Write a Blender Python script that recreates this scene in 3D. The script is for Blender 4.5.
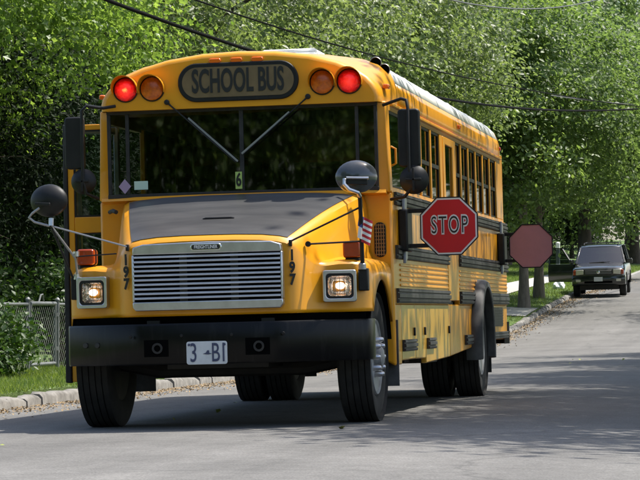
import bpy, bmesh, math, random
import numpy as np
from mathutils import Vector, Matrix, noise

for _o in list(bpy.data.objects):
    bpy.data.objects.remove(_o)
SC = bpy.context.scene
COL = SC.collection
R = math.radians
random.seed(7)
RNG = np.random.default_rng(11)

# ------------------------------------------------------------------ camera
cam_d = bpy.data.cameras.new('camera')
cam = bpy.data.objects.new('camera', cam_d)
COL.objects.link(cam)
cam.location = (4.4625, -22.006, 0.919)
cam.rotation_euler = (R(90 + 1.356), 0, R(9.366))
cam_d.sensor_width = 36.0
cam_d.lens = 164.05
cam_d.clip_start = 0.5
cam_d.clip_end = 4000
SC.camera = cam

# ------------------------------------------------------------------ sky, sun, exposure
SUN_EL, SUN_AZ = 62.0, 60.0           # azimuth from +Y (up the road) towards +X
world = bpy.data.worlds.new('World')
SC.world = world
world.use_nodes = True
wn = world.node_tree
wn.nodes.clear()
w_out = wn.nodes.new('ShaderNodeOutputWorld')
w_bg = wn.nodes.new('ShaderNodeBackground')
w_sky = wn.nodes.new('ShaderNodeTexSky')
w_sky.sky_type = 'NISHITA'
w_sky.sun_disc = False
w_sky.sun_elevation = R(SUN_EL)
w_sky.sun_rotation = R(SUN_AZ)
w_sky.air_density = 1.0
w_sky.dust_density = 2.5
w_bg.inputs['Strength'].default_value = 0.15
wn.links.new(w_sky.outputs[0], w_bg.inputs[0])
wn.links.new(w_bg.outputs[0], w_out.inputs[0])

sun_d = bpy.data.lights.new('sun', 'SUN')
sun_d.energy = 4.2
sun_d.angle = R(0.55)
sun_d.color = (1.0, 0.955, 0.88)
sun = bpy.data.objects.new('sun', sun_d)
COL.objects.link(sun)
sdir = Vector((math.cos(R(SUN_EL)) * math.sin(R(SUN_AZ)), math.cos(R(SUN_EL)) * math.cos(R(SUN_AZ)), math.sin(R(SUN_EL))))
sun.rotation_euler = sdir.to_track_quat('Z', 'Y').to_euler()
sun.location = (20, 30, 60)

SC.view_settings.view_transform = 'Standard'
SC.view_settings.look = 'None'
SC.view_settings.gamma = 1.0
SC.view_settings.use_curve_mapping = False
SC.view_settings.exposure = 0.75
SC.cycles.max_bounces = 7
SC.cycles.diffuse_bounces = 3
SC.cycles.transparent_max_bounces = 12
SC.cycles.caustics_reflective = False
SC.cycles.caustics_refractive = False

# ------------------------------------------------------------------ materials
MATS = {}


def nodes_of(name):
    m = bpy.data.materials.new(name)
    m.use_nodes = True
    nt = m.node_tree
    return m, nt, nt.nodes['Principled BSDF']


def setp(b, **k):
    for key, v in k.items():
        b.inputs[key.replace('_', ' ')].default_value = v


def noise_mix(nt, b, c1, c2, scale, detail=5, lo=0.35, hi=0.65, coord='Object', stretch=None, rough=0.6):
    tc = nt.nodes.new('ShaderNodeTexCoord')
    tx = nt.nodes.new('ShaderNodeTexNoise')
    tx.inputs['Scale'].default_value = scale
    tx.inputs['Detail'].default_value = detail
    tx.inputs['Roughness'].default_value = rough
    src = tc.outputs[coord]
    if stretch:
        mp = nt.nodes.new('ShaderNodeMapping')
        mp.inputs['Scale'].default_value = stretch
        nt.links.new(src, mp.inputs[0])
        src = mp.outputs[0]
    nt.links.new(src, tx.inputs['Vector'])
    rp = nt.nodes.new('ShaderNodeValToRGB')
    rp.color_ramp.elements[0].position = lo
    rp.color_ramp.elements[1].position = hi
    rp.color_ramp.elements[0].color = (*c1, 1)
    rp.color_ramp.elements[1].color = (*c2, 1)
    nt.links.new(tx.outputs['Fac'], rp.inputs[0])
    return rp.outputs[0], tx.outputs['Fac'], src


def mix_rgb(nt, fac, a, b, mode='MIX'):
    mx = nt.nodes.new('ShaderNodeMix')
    mx.data_type = 'RGBA'
    mx.blend_type = mode
    for s, v in ((0, fac), (6, a), (7, b)):
        if isinstance(v, (int, float)):
            mx.inputs[s].default_value = v
        elif isinstance(v, tuple):
            mx.inputs[s].default_value = (*v, 1)
        else:
            nt.links.new(v, mx.inputs[s])
    return mx.outputs[2]


def bump(nt, b, fac, strength, dist=0.01):
    bp = nt.nodes.new('ShaderNodeBump')
    bp.inputs['Strength'].default_value = strength
    bp.inputs['Distance'].default_value = dist
    nt.links.new(fac, bp.inputs['Height'])
    nt.links.new(bp.outputs[0], b.inputs['Normal'])


def mat(name, c, rough=0.5, metal=0.0, c2=None, scale=3.0, lo=0.35, hi=0.7, coat=0.0, spec=0.5, bmp=0.0, bscale=None, stretch=None, emit=None, estr=0.0):
    m, nt, b = nodes_of(name)
    setp(b, Roughness=rough, Metallic=metal, Base_Color=(*c, 1))
    b.inputs['Specular IOR Level'].default_value = spec
    b.inputs['Coat Weight'].default_value = coat
    b.inputs['Coat Roughness'].default_value = 0.08
    if c2:
        col, fac, src = noise_mix(nt, b, c, c2, scale, lo=lo, hi=hi, stretch=stretch)
        nt.links.new(col, b.inputs['Base Color'])
        if bmp:
            if bscale:
                t2 = nt.nodes.new('ShaderNodeTexNoise')
                t2.inputs['Scale'].default_value = bscale
                t2.inputs['Detail'].default_value = 4
                nt.links.new(src, t2.inputs['Vector'])
                fac = t2.outputs['Fac']
            bump(nt, b, fac, bmp)
    if emit:
        b.inputs['Emission Color'].default_value = (*emit, 1)
        b.inputs['Emission Strength'].default_value = estr
    MATS[name] = m
    return m


def paint_dirty(name, c, dirt, rough=0.28, amount=0.62):
    """glossy vehicle paint with vertical grime streaks and road dust low down"""
    m, nt, b = nodes_of(name)
    col, fac, _ = noise_mix(nt, b, c, tuple(x * 0.86 for x in c), 1.7, lo=0.3, hi=0.75)
    streak, sf, _ = noise_mix(nt, b, (0, 0, 0), (1, 1, 1), 2.2, lo=0.5, hi=0.8, stretch=(5, 5, 0.45))
    mul = nt.nodes.new('ShaderNodeMath')
    mul.operation = 'MULTIPLY'
    mul.inputs[1].default_value = amount * 0.55
    nt.links.new(streak, mul.inputs[0])
    c1 = mix_rgb(nt, mul.outputs[0], col, dirt)
    nt.links.new(c1, b.inputs['Base Color'])
    rr = nt.nodes.new('ShaderNodeMapRange')
    rr.inputs[3].default_value = rough
    rr.inputs[4].default_value = rough + 0.25
    nt.links.new(fac, rr.inputs[0])
    nt.links.new(rr.outputs[0], b.inputs['Roughness'])
    b.inputs['Coat Weight'].default_value = 0.35
    b.inputs['Coat Roughness'].default_value = 0.12
    MATS[name] = m
    return m


def glass(name, tint, gloss=0.06, rough=0.02):
    m, nt, b = nodes_of(name)
    nt.nodes.remove(b)
    out = nt.nodes['Material Output']
    tr = nt.nodes.new('ShaderNodeBsdfTransparent')
    tr.inputs[0].default_value = (*tint, 1)
    gl = nt.nodes.new('ShaderNodeBsdfGlossy')
    gl.inputs['Roughness'].default_value = rough
    fr = nt.nodes.new('ShaderNodeFresnel')
    fr.inputs[0].default_value = 1.55
    ad = nt.nodes.new('ShaderNodeMath')
    ad.operation = 'ADD'
    ad.inputs[1].default_value = gloss
    nt.links.new(fr.outputs[0], ad.inputs[0])
    mx = nt.nodes.new('ShaderNodeMixShader')
    nt.links.new(ad.outputs[0], mx.inputs[0])
    nt.links.new(tr.outputs[0], mx.inputs[1])
    nt.links.new(gl.outputs[0], mx.inputs[2])
    nt.links.new(mx.outputs[0], out.inputs[0])
    MATS[name] = m
    return m


def leaf_mat(name, dark, light, trans, tw=0.42, rough=0.36, spec=0.5):
    m, nt, b = nodes_of(name)
    out = nt.nodes['Material Output']
    g = nt.nodes.new('ShaderNodeNewGeometry')
    rp = nt.nodes.new('ShaderNodeValToRGB')
    rp.color_ramp.elements[0].color = (*dark, 1)
    rp.color_ramp.elements[1].color = (*light, 1)
    nt.links.new(g.outputs['Random Per Island'], rp.inputs[0])
    nt.links.new(rp.outputs[0], b.inputs['Base Color'])
    setp(b, Roughness=rough)
    b.inputs['Specular IOR Level'].default_value = spec
    tl = nt.nodes.new('ShaderNodeBsdfTranslucent')
    tc = mix_rgb(nt, 1.0, rp.outputs[0], trans, 'MULTIPLY')
    nt.links.new(tc, tl.inputs[0])
    mx = nt.nodes.new('ShaderNodeMixShader')
    mx.inputs[0].default_value = tw
    nt.links.new(b.outputs[0], mx.inputs[1])
    nt.links.new(tl.outputs[0], mx.inputs[2])
    nt.links.new(mx.outputs[0], out.inputs[0])
    MATS[name] = m
    return m


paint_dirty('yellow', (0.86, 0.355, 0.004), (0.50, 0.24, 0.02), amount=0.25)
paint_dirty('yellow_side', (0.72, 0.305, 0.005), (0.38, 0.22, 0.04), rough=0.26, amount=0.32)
paint_dirty('yellow_dusty_glare', (0.60, 0.32, 0.030), (0.40, 0.30, 0.11), rough=0.2, amount=0.22)  # paler than the body: dust plus ground glare mixed into the colour
mat('roof_white', (0.80, 0.80, 0.77), 0.4, c2=(0.66, 0.66, 0.62), scale=2.0)
mat('hood_grey', (0.042, 0.042, 0.042), 0.40, c2=(0.080, 0.078, 0.075), scale=2.2, stretch=(0.8, 3.2, 1), lo=0.35, hi=0.75)  # pale crosswise streaks paint cloud reflections into the grey
mat('black_paint', (0.003, 0.003, 0.003), 0.30, c2=(0.020, 0.019, 0.018), scale=3, lo=0.55, hi=0.85, spec=0.22, stretch=(6, 6, 0.8))
mat('mirror_shell', (0.05, 0.055, 0.062), 0.16, c2=(0.08, 0.085, 0.09), scale=4, coat=0.4)
mat('black_plastic', (0.006, 0.006, 0.0065), 0.5, c2=(0.013, 0.013, 0.013), scale=9, spec=0.35)
mat('rail_black', (0.018, 0.0185, 0.019), 0.5, c2=(0.05, 0.048, 0.044), scale=7)
mat('rubber', (0.016, 0.016, 0.016), 0.75, c2=(0.04, 0.038, 0.035), scale=9, bmp=0.2)
mat('arch_rubber', (0.035, 0.035, 0.035), 0.6, c2=(0.10, 0.097, 0.092), scale=5)
mat('tyre', (0.009, 0.009, 0.009), 0.85, c2=(0.024, 0.023, 0.021), scale=8, bmp=0.15)  # black lowered to put the shade low on the bus into the colour
mat('rim_white', (0.34, 0.35, 0.36), 0.45, c2=(0.20, 0.195, 0.185), scale=7)
mat('chrome', (0.80, 0.80, 0.80), 0.16, metal=1.0)
mat('aluminium', (0.62, 0.63, 0.64), 0.34, metal=1.0, c2=(0.5, 0.5, 0.5), scale=8)
mat('slat_silver', (0.62, 0.63, 0.64), 0.42, metal=0.55, c2=(0.52, 0.53, 0.54), scale=8)
mat('steel_dull', (0.34, 0.34, 0.34), 0.45, metal=0.8)
mat('chassis', (0.012, 0.012, 0.012), 0.7, c2=(0.03, 0.026, 0.022), scale=6)
mat('dark_void', (0.002, 0.002, 0.002), 0.9, spec=0.05)  # near-black painted in for the shade inside gaps, pockets and openings
mat('stop_red', (0.62, 0.006, 0.012), 0.45, c2=(0.54, 0.007, 0.013), scale=4)
mat('stop_back', (0.62, 0.27, 0.30), 0.40, c2=(0.50, 0.23, 0.255), scale=3)
mat('sign_white', (0.80, 0.80, 0.78), 0.4)
mat('letter_black', (0.012, 0.012, 0.012), 0.45)
mat('sign_amber_dim', (0.20, 0.135, 0.065), 0.35, c2=(0.13, 0.09, 0.045), scale=5)
mat('amber', (0.80, 0.17, 0.006), 0.25, c2=(0.50, 0.08, 0.003), scale=30, coat=0.3, bmp=0.4)
mat('amber_small', (0.85, 0.16, 0.01), 0.2, coat=0.5)
mat('signal_amber', (0.42, 0.055, 0.006), 0.2, c2=(0.33, 0.04, 0.006), scale=14, coat=0.5)
mat('red_small', (0.5, 0.01, 0.01), 0.2, coat=0.5)
mat('headlamp_core', (0.9, 0.9, 0.85), 0.2, emit=(1.0, 0.93, 0.82), estr=1.2)
mat('reflector', (0.86, 0.83, 0.78), 0.14, metal=1.0, c2=(0.60, 0.57, 0.52), scale=18, bmp=1.0, bscale=34)
glass('lamp_glass', (0.92, 0.92, 0.92), 0.04)
glass('windshield_glass', (0.22, 0.25, 0.24), 0.055)
glass('side_glass', (0.11, 0.115, 0.105), 0.015)
glass('door_glass', (0.62, 0.70, 0.67), 0.03)
mat('seat_vinyl', (0.06, 0.05, 0.04), 0.5, c2=(0.045, 0.035, 0.03), scale=5)
mat('interior', (0.05, 0.055, 0.055), 0.6)
mat('sticker_lime', (0.45, 0.60, 0.16), 0.5)
mat('sticker_violet', (0.36, 0.27, 0.42), 0.5)
mat('sticker_pale', (0.52, 0.66, 0.58), 0.5)
mat('flag_red', (0.5, 0.02, 0.03), 0.7)
mat('flag_blue', (0.05, 0.08, 0.28), 0.7)
mat('plate_white', (0.66, 0.68, 0.70), 0.45, c2=(0.56, 0.58, 0.60), scale=12)
mat('plate_blue', (0.05, 0.06, 0.12), 0.5)
mat('vent_mesh', (0.30, 0.17, 0.06), 0.5)
mat('suv_paint', (0.010, 0.013, 0.012), 0.2, c2=(0.026, 0.03, 0.028), scale=3, coat=0.7)
mat('suv_trim', (0.02, 0.02, 0.021), 0.5)
glass('suv_glass', (0.10, 0.12, 0.13), 0.08, 0.03)
mat('suv_lamp', (0.60, 0.58, 0.52), 0.15, metal=0.4, coat=0.6)
mat('concrete', (0.42, 0.41, 0.38), 0.85, c2=(0.34, 0.33, 0.30), scale=3, bmp=0.2, bscale=30)
mat('granite', (0.13, 0.122, 0.108), 0.85, c2=(0.27, 0.256, 0.232), scale=6, bmp=0.5, bscale=25)
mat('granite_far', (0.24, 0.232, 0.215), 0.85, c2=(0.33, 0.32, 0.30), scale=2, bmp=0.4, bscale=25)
mat('galvanised', (0.24, 0.25, 0.25), 0.55, metal=0.5, c2=(0.16, 0.17, 0.165), scale=12)  # metal grey set darker to hold the tree shade over the fence
mat('fence_shaded', (0.05, 0.06, 0.05), 0.6, c2=(0.09, 0.09, 0.08), scale=9)  # mesh colour darkened to imitate tree shade on the fence
mat('wire_shaded', (0.11, 0.135, 0.12), 0.6, c2=(0.07, 0.085, 0.075), scale=9)  # gate wire greyed and darkened, standing in for tree shade
mat('wire_black', (0.004, 0.004, 0.004), 0.9, spec=0.1)
mat('wire_grey', (0.10, 0.10, 0.10), 0.6)
mat('post_white', (0.78, 0.78, 0.76), 0.5)
mat('bag_white', (0.75, 0.76, 0.78), 0.5)
mat('bark', (0.060, 0.045, 0.034), 0.9, c2=(0.12, 0.095, 0.072), scale=5, stretch=(4, 4, 0.7), bmp=0.8, bscale=9)
mat('bark_pale', (0.12, 0.10, 0.078), 0.9, c2=(0.22, 0.19, 0.15), scale=5, stretch=(4, 4, 0.7), bmp=0.7, bscale=9)
mat('litter', (0.20, 0.13, 0.065), 0.85, c2=(0.42, 0.31, 0.17), scale=30, lo=0.3, hi=0.7)
mat('litter_green', (0.24, 0.30, 0.06), 0.7, c2=(0.34, 0.33, 0.10), scale=9)
leaf_mat('leaf_bright', (0.080, 0.150, 0.026), (0.195, 0.290, 0.065), (2.1, 2.0, 1.3), tw=0.48, rough=0.40, spec=0.5)
leaf_mat('leaf_silver', (0.075, 0.112, 0.036), (0.180, 0.230, 0.085), (2.1, 2.1, 1.4), tw=0.46, rough=0.44, spec=0.55)
leaf_mat('leaf_maple', (0.062, 0.105, 0.028), (0.155, 0.220, 0.062), (2.2, 2.2, 1.4), tw=0.48, rough=0.43, spec=0.55)
leaf_mat('leaf_far', (0.070, 0.118, 0.036), (0.150, 0.215, 0.072), (2.0, 2.0, 1.3), tw=0.48, rough=0.46, spec=0.45)
leaf_mat('leaf_shaded', (0.006, 0.013, 0.005), (0.017, 0.032, 0.009), (1.4, 1.5, 0.9), tw=0.2, rough=0.65, spec=0.15)  # evergreen colour pushed darker, with shade from the trees above painted in
leaf_mat('leaf_ivy', (0.024, 0.058, 0.012), (0.062, 0.115, 0.020), (1.6, 1.7, 0.9), tw=0.3, rough=0.45, spec=0.35)
leaf_mat('grass_blade', (0.090, 0.150, 0.028), (0.210, 0.265, 0.070), (1.8, 1.8, 0.9), tw=0.35, rough=0.5)


def asphalt():
    m, nt, b = nodes_of('asphalt')
    base, f1, src = noise_mix(nt, b, (0.122, 0.118, 0.111), (0.178, 0.172, 0.162), 0.55, lo=0.3, hi=0.7)
    fine, f2, _ = noise_mix(nt, b, (0.60, 0.60, 0.60), (1.35, 1.35, 1.34), 70, detail=3, lo=0.3, hi=0.7)
    c = mix_rgb(nt, 1.0, base, fine, 'MULTIPLY')
    mid, f5, _ = noise_mix(nt, b, (0.80, 0.80, 0.79), (1.16, 1.16, 1.17), 7, detail=8, lo=0.3, hi=0.7, rough=0.75)
    c = mix_rgb(nt, 1.0, c, mid, 'MULTIPLY')
    # long wheel-track streaks along the road
    st, f3, _ = noise_mix(nt, b, (0.84, 0.84, 0.84), (1.12, 1.12, 1.12), 1.0, lo=0.3, hi=0.7, stretch=(1.6, 0.05, 1))
    c = mix_rgb(nt, 1.0, c, st, 'MULTIPLY')
    # pale aggregate specks and a few tar cracks
    vo = nt.nodes.new('ShaderNodeTexVoronoi')
    vo.feature = 'DISTANCE_TO_EDGE'
    vo.inputs['Scale'].default_value = 0.33
    mp = nt.nodes.new('ShaderNodeMapping')
    nz = nt.nodes.new('ShaderNodeTexNoise')
    nz.inputs['Scale'].default_value = 1.3
    nz.inputs['Detail'].default_value = 6
    nt.links.new(src, nz.inputs['Vector'])
    va = nt.nodes.new('ShaderNodeMix')
    va.data_type = 'VECTOR'
    va.inputs[0].default_value = 0.35
    nt.links.new(src, va.inputs[4])
    nt.links.new(nz.outputs['Color'], va.inputs[5])
    nt.links.new(va.outputs[1], vo.inputs['Vector'])
    rp = nt.nodes.new('ShaderNodeValToRGB')
    rp.color_ramp.elements[0].position = 0.0
    rp.color_ramp.elements[1].position = 0.006
    rp.color_ramp.elements[0].color = (0.68, 0.68, 0.68, 1)
    rp.color_ramp.elements[1].color = (1, 1, 1, 1)
    nt.links.new(vo.outputs['Distance'], rp.inputs[0])
    c = mix_rgb(nt, 1.0, c, rp.outputs[0], 'MULTIPLY')
    sp, f4, _ = noise_mix(nt, b, (0, 0, 0), (1, 1, 1), 60, detail=2, lo=0.70, hi=0.76)
    c = mix_rgb(nt, sp, c, (0.30, 0.30, 0.29))
    nt.links.new(c, b.inputs['Base Color'])
    setp(b, Roughness=0.82)
    b.inputs['Specular IOR Level'].default_value = 0.35
    bump(nt, b, f2, 0.5, 0.006)
    MATS['asphalt'] = m


def lawn():
    m, nt, b = nodes_of('lawn')
    c1, f1, src = noise_mix(nt, b, (0.055, 0.115, 0.016), (0.125, 0.185, 0.036), 0.9, lo=0.3, hi=0.7)
    c2, f2, _ = noise_mix(nt, b, (0.6, 0.6, 0.6), (1.3, 1.3, 1.3), 45, detail=4, lo=0.3, hi=0.7)
    nt.links.new(mix_rgb(nt, 1.0, c1, c2, 'MULTIPLY'), b.inputs['Base Color'])
    setp(b, Roughness=0.9)
    bump(nt, b, f2, 0.8, 0.03)
    MATS['lawn'] = m


def lamp_red(name, core, cs, es):
    m, nt, b = nodes_of(name)
    tc = nt.nodes.new('ShaderNodeTexCoord')
    mp = nt.nodes.new('ShaderNodeMapping')
    mp.inputs['Location'].default_value = (-0.5, 0, -0.47)
    mp.inputs['Scale'].default_value = (1, 0, 1)
    nt.links.new(tc.outputs['Generated'], mp.inputs[0])
    ln = nt.nodes.new('ShaderNodeVectorMath')
    ln.operation = 'LENGTH'
    nt.links.new(mp.outputs[0], ln.inputs[0])
    wv = nt.nodes.new('ShaderNodeTexNoise')
    wv.inputs['Scale'].default_value = 9
    nt.links.new(tc.outputs['Generated'], wv.inputs['Vector'])
    ad = nt.nodes.new('ShaderNodeMath')
    ad.operation = 'MULTIPLY_ADD'
    ad.inputs[1].default_value = 0.22
    nt.links.new(wv.outputs['Fac'], ad.inputs[0])
    nt.links.new(ln.outputs['Value'], ad.inputs[2])
    rp = nt.nodes.new('ShaderNodeValToRGB')
    e = rp.color_ramp.elements
    e[0].position, e[0].color = 0.10, (*core, 1)
    e[1].position, e[1].color = 0.58, (0.05, 0.0, 0.0, 1)
    k = e.new(0.24)
    k.color = (0.95, 0.03, 0.02, 1)
    k = e.new(0.42)
    k.color = (0.55, 0.004, 0.004, 1)
    nt.links.new(ad.outputs[0], rp.inputs[0])
    setp(b, Base_Color=(0.35, 0.006, 0.004, 1), Roughness=0.2)
    nt.links.new(rp.outputs[0], b.inputs['Emission Color'])
    b.inputs['Emission Strength'].default_value = es
    MATS[name] = m


lamp_red('red_lens', (1.0, 0.42, 0.10), 0.1, 0.75)
lamp_red('red_lens_dim', (1.0, 0.05, 0.04), 0.1, 0.6)
asphalt()
lawn()
M = MATS

# ------------------------------------------------------------------ mesh helpers


class MB:
    """collects shapes and links them as one mesh object"""

    def __init__(s):
        s.v = []
        s.f = []

    def add(s, vs, fs):
        n = len(s.v)
        s.v += [tuple(p) for p in vs]
        s.f += [tuple(i + n for i in q) for q in fs]
        return s

    def box(s, a, b, T=None):
        x0, y0, z0 = (min(p, q) for p, q in zip(a, b))
        x1, y1, z1 = (max(p, q) for p, q in zip(a, b))
        vs = [(x0, y0, z0), (x1, y0, z0), (x1, y1, z0), (x0, y1, z0), (x0, y0, z1), (x1, y0, z1), (x1, y1, z1), (x0, y1, z1)]
        if T is not None:
            vs = [T @ Vector(p) for p in vs]
        return s.add(vs, [(3, 2, 1, 0), (4, 5, 6, 7), (0, 1, 5, 4), (1, 2, 6, 5), (2, 3, 7, 6), (3, 0, 4, 7)])

    def bar(s, p, q, w, h, up=(0, 0, 1)):
        p, q = Vector(p), Vector(q)
        d = (q - p).normalized()
        u = Vector(up)
        x = d.cross(u)
        if x.length < 1e-4:
            x = d.cross(Vector((1, 0, 0)))
        x.normalize()
        z = x.cross(d)
        vs = []
        for c in (p, q):
            for i, j in ((-1, -1), (1, -1), (1, 1), (-1, 1)):
                vs.append(c + x * (i * w / 2) + z * (j * h / 2))
        return s.add(vs, [(3, 2, 1, 0), (4, 5, 6, 7), (0, 1, 5, 4), (1, 2, 6, 5), (2, 3, 7, 6), (3, 0, 4, 7)])

    def tube(s, pts, r, n=8, cap=True):
        pts = [Vector(p) for p in pts]
        rs = r if isinstance(r, (list, tuple)) else [r] * len(pts)
        prev = None
        rings = []
        for i, p in enumerate(pts):
            d = (pts[min(i + 1, len(pts) - 1)] - pts[max(i - 1, 0)]).normalized()
            if prev is None:
                a = Vector((0, 0, 1)) if abs(d.z) < 0.9 else Vector((1, 0, 0))
                x = d.cross(a).normalized()
            else:
                x = (prev - d * prev.dot(d)).normalized()
            prev = x
            y = d.cross(x)
            rings.append([p + (x * math.cos(2 * math.pi * k / n) + y * math.sin(2 * math.pi * k / n)) * rs[i] for k in range(n)])
        vs = [p for ring in rings for p in ring]
        fs = []
        for i in range(len(rings) - 1):
            for k in range(n):
                fs.append((i * n + k, i * n + (k + 1) % n, (i + 1) * n + (k + 1) % n, (i + 1) * n + k))
        if cap:
            fs.append(tuple(reversed(range(n))))
            fs.append(tuple((len(rings) - 1) * n + k for k in range(n)))
        return s.add(vs, fs)

    def lathe(s, prof, c=(0, 0, 0), axis='x', n=32, closed=False):
        """prof: list of (t along axis, radius)"""
        vs, fs = [], []
        c = Vector(c)
        for t, r in prof:
            for k in range(n):
                a = 2 * math.pi * k / n
                p, q = r * math.cos(a), r * math.sin(a)
                vs.append(c + Vector({'x': (t, p, q), 'y': (q, t, p), 'z': (p, q, t)}[axis]))
        m = len(prof)
        for i in range(m - 1 + (1 if closed else 0)):
            j = (i + 1) % m
            for k in range(n):
                fs.append((i * n + k, i * n + (k + 1) % n, j * n + (k + 1) % n, j * n + k))
        if not closed:
            if prof[0][1] > 1e-4:
                fs.append(tuple(reversed(range(n))))
            if prof[-1][1] > 1e-4:
                fs.append(tuple((m - 1) * n + k for k in range(n)))
        return s.add(vs, fs)

    def prism(s, poly, axis, t0, t1):
        """poly in the plane perpendicular to axis; axis x: (y,z), y: (x,z), z: (x,y)"""
        n = len(poly)

        def P(p, t):
            return {'x': (t, p[0], p[1]), 'y': (p[0], t, p[1]), 'z': (p[0], p[1], t)}[axis]
        vs = [P(p, t0) for p in poly] + [P(p, t1) for p in poly]
        fs = [tuple(reversed(range(n))), tuple(range(n, 2 * n))]
        for i in range(n):
            j = (i + 1) % n
            fs.append((i, j, n + j, n + i))
        return s.add(vs, fs)

    def loft(s, secs, closed=False, cap=False):
        n = len(secs[0])
        vs = [p for q in secs for p in q]
        fs = []
        for i in range(len(secs) - 1):
            for k in range(n if closed else n - 1):
                k2 = (k + 1) % n
                fs.append((i * n + k, i * n + k2, (i + 1) * n + k2, (i + 1) * n + k))
        if cap:
            fs.append(tuple(reversed(range(n))))
            fs.append(tuple((len(secs) - 1) * n + k for k in range(n)))
        return s.add(vs, fs)

    def mesh(s, name, material=None, smooth=35):
        me = bpy.data.meshes.new(name)
        me.from_pydata(s.v, [], s.f)
        bm = bmesh.new()
        bm.from_mesh(me)
        bmesh.ops.recalc_face_normals(bm, faces=bm.faces)
        bm.to_mesh(me)
        bm.free()
        if smooth:
            me.polygons.foreach_set('use_smooth', [True] * len(me.polygons))
            me.set_sharp_from_angle(angle=R(smooth))
        if material:
            me.materials.append(M[material])
        return me

    def build(s, name, material, parent=None, smooth=35, bevel=0.0, solid=0.0, seg=2):
        return link(name, s.mesh(name, material, smooth), parent, bevel, solid, seg)


def link(name, me, parent=None, bevel=0.0, solid=0.0, seg=2):
    o = bpy.data.objects.new(name, me)
    COL.objects.link(o)
    if parent is not None:
        o.parent = parent
    if solid:
        md = o.modifiers.new('thickness', 'SOLIDIFY')
        md.thickness = solid
        md.offset = -1
    if bevel:
        md = o.modifiers.new('edges', 'BEVEL')
        md.width = bevel
        md.segments = seg
        md.limit_method = 'ANGLE'
        md.angle_limit = R(40)
        md.harden_normals = False
    return o


def empty(name, loc=(0, 0, 0), rot=(0, 0, 0)):
    o = bpy.data.objects.new(name, None)
    o.empty_display_size = 0.3
    COL.objects.link(o)
    o.location = loc
    o.rotation_euler = rot
    return o


def tag(o, label=None, cat=None, group=None, kind=None):
    if label:
        o['label'] = label
    if cat:
        o['category'] = cat
    if group:
        o['group'] = group
    if kind:
        o['kind'] = kind
    return o


def text_mesh(name, body, size, material, T, parent, sx=1.0, bold=0.0, depth=0.002, align='CENTER', space=1.0):
    cu = bpy.data.curves.new(name, 'FONT')
    cu.body = body
    cu.size = size
    cu.align_x = align
    cu.align_y = 'CENTER'
    cu.offset = bold
    cu.space_character = space
    cu.extrude = depth
    cu.resolution_u = 4
    to = bpy.data.objects.new(name, cu)
    COL.objects.link(to)
    dg = bpy.context.evaluated_depsgraph_get()
    me = bpy.data.meshes.new_from_object(to.evaluated_get(dg))
    bpy.data.objects.remove(to)
    me.transform(T @ Matrix.Diagonal((sx, 1, 1, 1)))
    me.materials.clear()
    me.materials.append(M[material])
    o = bpy.data.objects.new(name, me)
    COL.objects.link(o)
    o.parent = parent
    return o


def face_T(x, y, z, tilt=0.0, yaw=0.0):
    """text plane facing -Y (towards the viewer), leaning back by tilt"""
    return Matrix.Translation((x, y, z)) @ Matrix.Rotation(yaw, 4, 'Z') @ Matrix.Rotation(R(90) - tilt, 4, 'X')


def rrect(w, h, r, n=5):
    pts = []
    for cx, cy, a0 in ((w / 2 - r, h / 2 - r, 0), (-w / 2 + r, h / 2 - r, 90), (-w / 2 + r, -h / 2 + r, 180), (w / 2 - r, -h / 2 + r, 270)):
        for k in range(n + 1):
            a = R(a0 + 90 * k / n)
            pts.append((cx + r * math.cos(a), cy + r * math.sin(a)))
    return pts


def smoothstep(a, b, x):
    t = min(1, max(0, (x - a) / (b - a)))
    return t * t * (3 - 2 * t)


# ------------------------------------------------------------------ the lie of the land
PY = [-300, 42, 50, 58, 63, 67, 74, 82, 100, 117, 126, 160, 230, 320, 420, 3000]
PZ = [0, 0, 0.09, 0.36, 0.61, 0.84, 1.19, 1.51, 2.02, 2.55, 2.86, 4.0, 6.2, 8.6, 9.6, 12]
CURB_X = -3.38
CURB_R = 6.0
SLOPE = 0.0262


def prof(y):
    s = 0
    for k in range(-3, 4):
        s += float(np.interp(y + k * 1.6, PY, PZ))
    return s / 7


def road_z(x, y):
    return prof(y) + (SLOPE * x if x < 1.6 else SLOPE * (3.2 - x))


def land_z(x, y):
    if x < 0:
        edge = road_z(CURB_X, y) + 0.135
        d = CURB_X - x
        near = 0.035 * min(d, 4) + 0.02 * max(0, min(d - 4, 60))
        return edge + near + 0.05 * noise.noise(Vector((x * 0.15, y * 0.15, 0)))
    edge = road_z(CURB_R, y) + 0.12
    return edge + 0.02 * min(x - CURB_R, 40)

# ------------------------------------------------------------------ the setting
def sheet(name, xs, ys, zf, material, parent=None):
    vs = [(x, y, zf(x, y)) for y in ys for x in xs]
    nx = len(xs)
    fs = [(j * nx + i, j * nx + i + 1, (j + 1) * nx + i + 1, (j + 1) * nx + i) for j in range(len(ys) - 1) for i in range(nx - 1)]
    return MB().add(vs, fs).build(name, material, parent, smooth=60)


YS = [-600, -300, -150, -80, -50] + list(np.arange(-36, 132, 2.0)) + list(np.arange(132, 430, 12.0)) + [460, 550, 700, 1000, 1600, 2500]
gx = [-1500, -700, -300, -150, -80, -50, -32, -22, -16, -12, -9, -7.6, -6.7, -6.0, -5.3, -4.6, -4.0, CURB_X - 0.15, CURB_X - 0.145,
      CURB_R + 0.145, CURB_R + 0.15, 7.5, 10, 15, 25, 50, 100, 300, 700, 1500]


def ground_z(x, y):
    if CURB_X - 0.149 < x < CURB_R + 0.149:
        return road_z(CURB_X if x < 0 else CURB_R, y) - 0.35
    return land_z(x, y)


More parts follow.
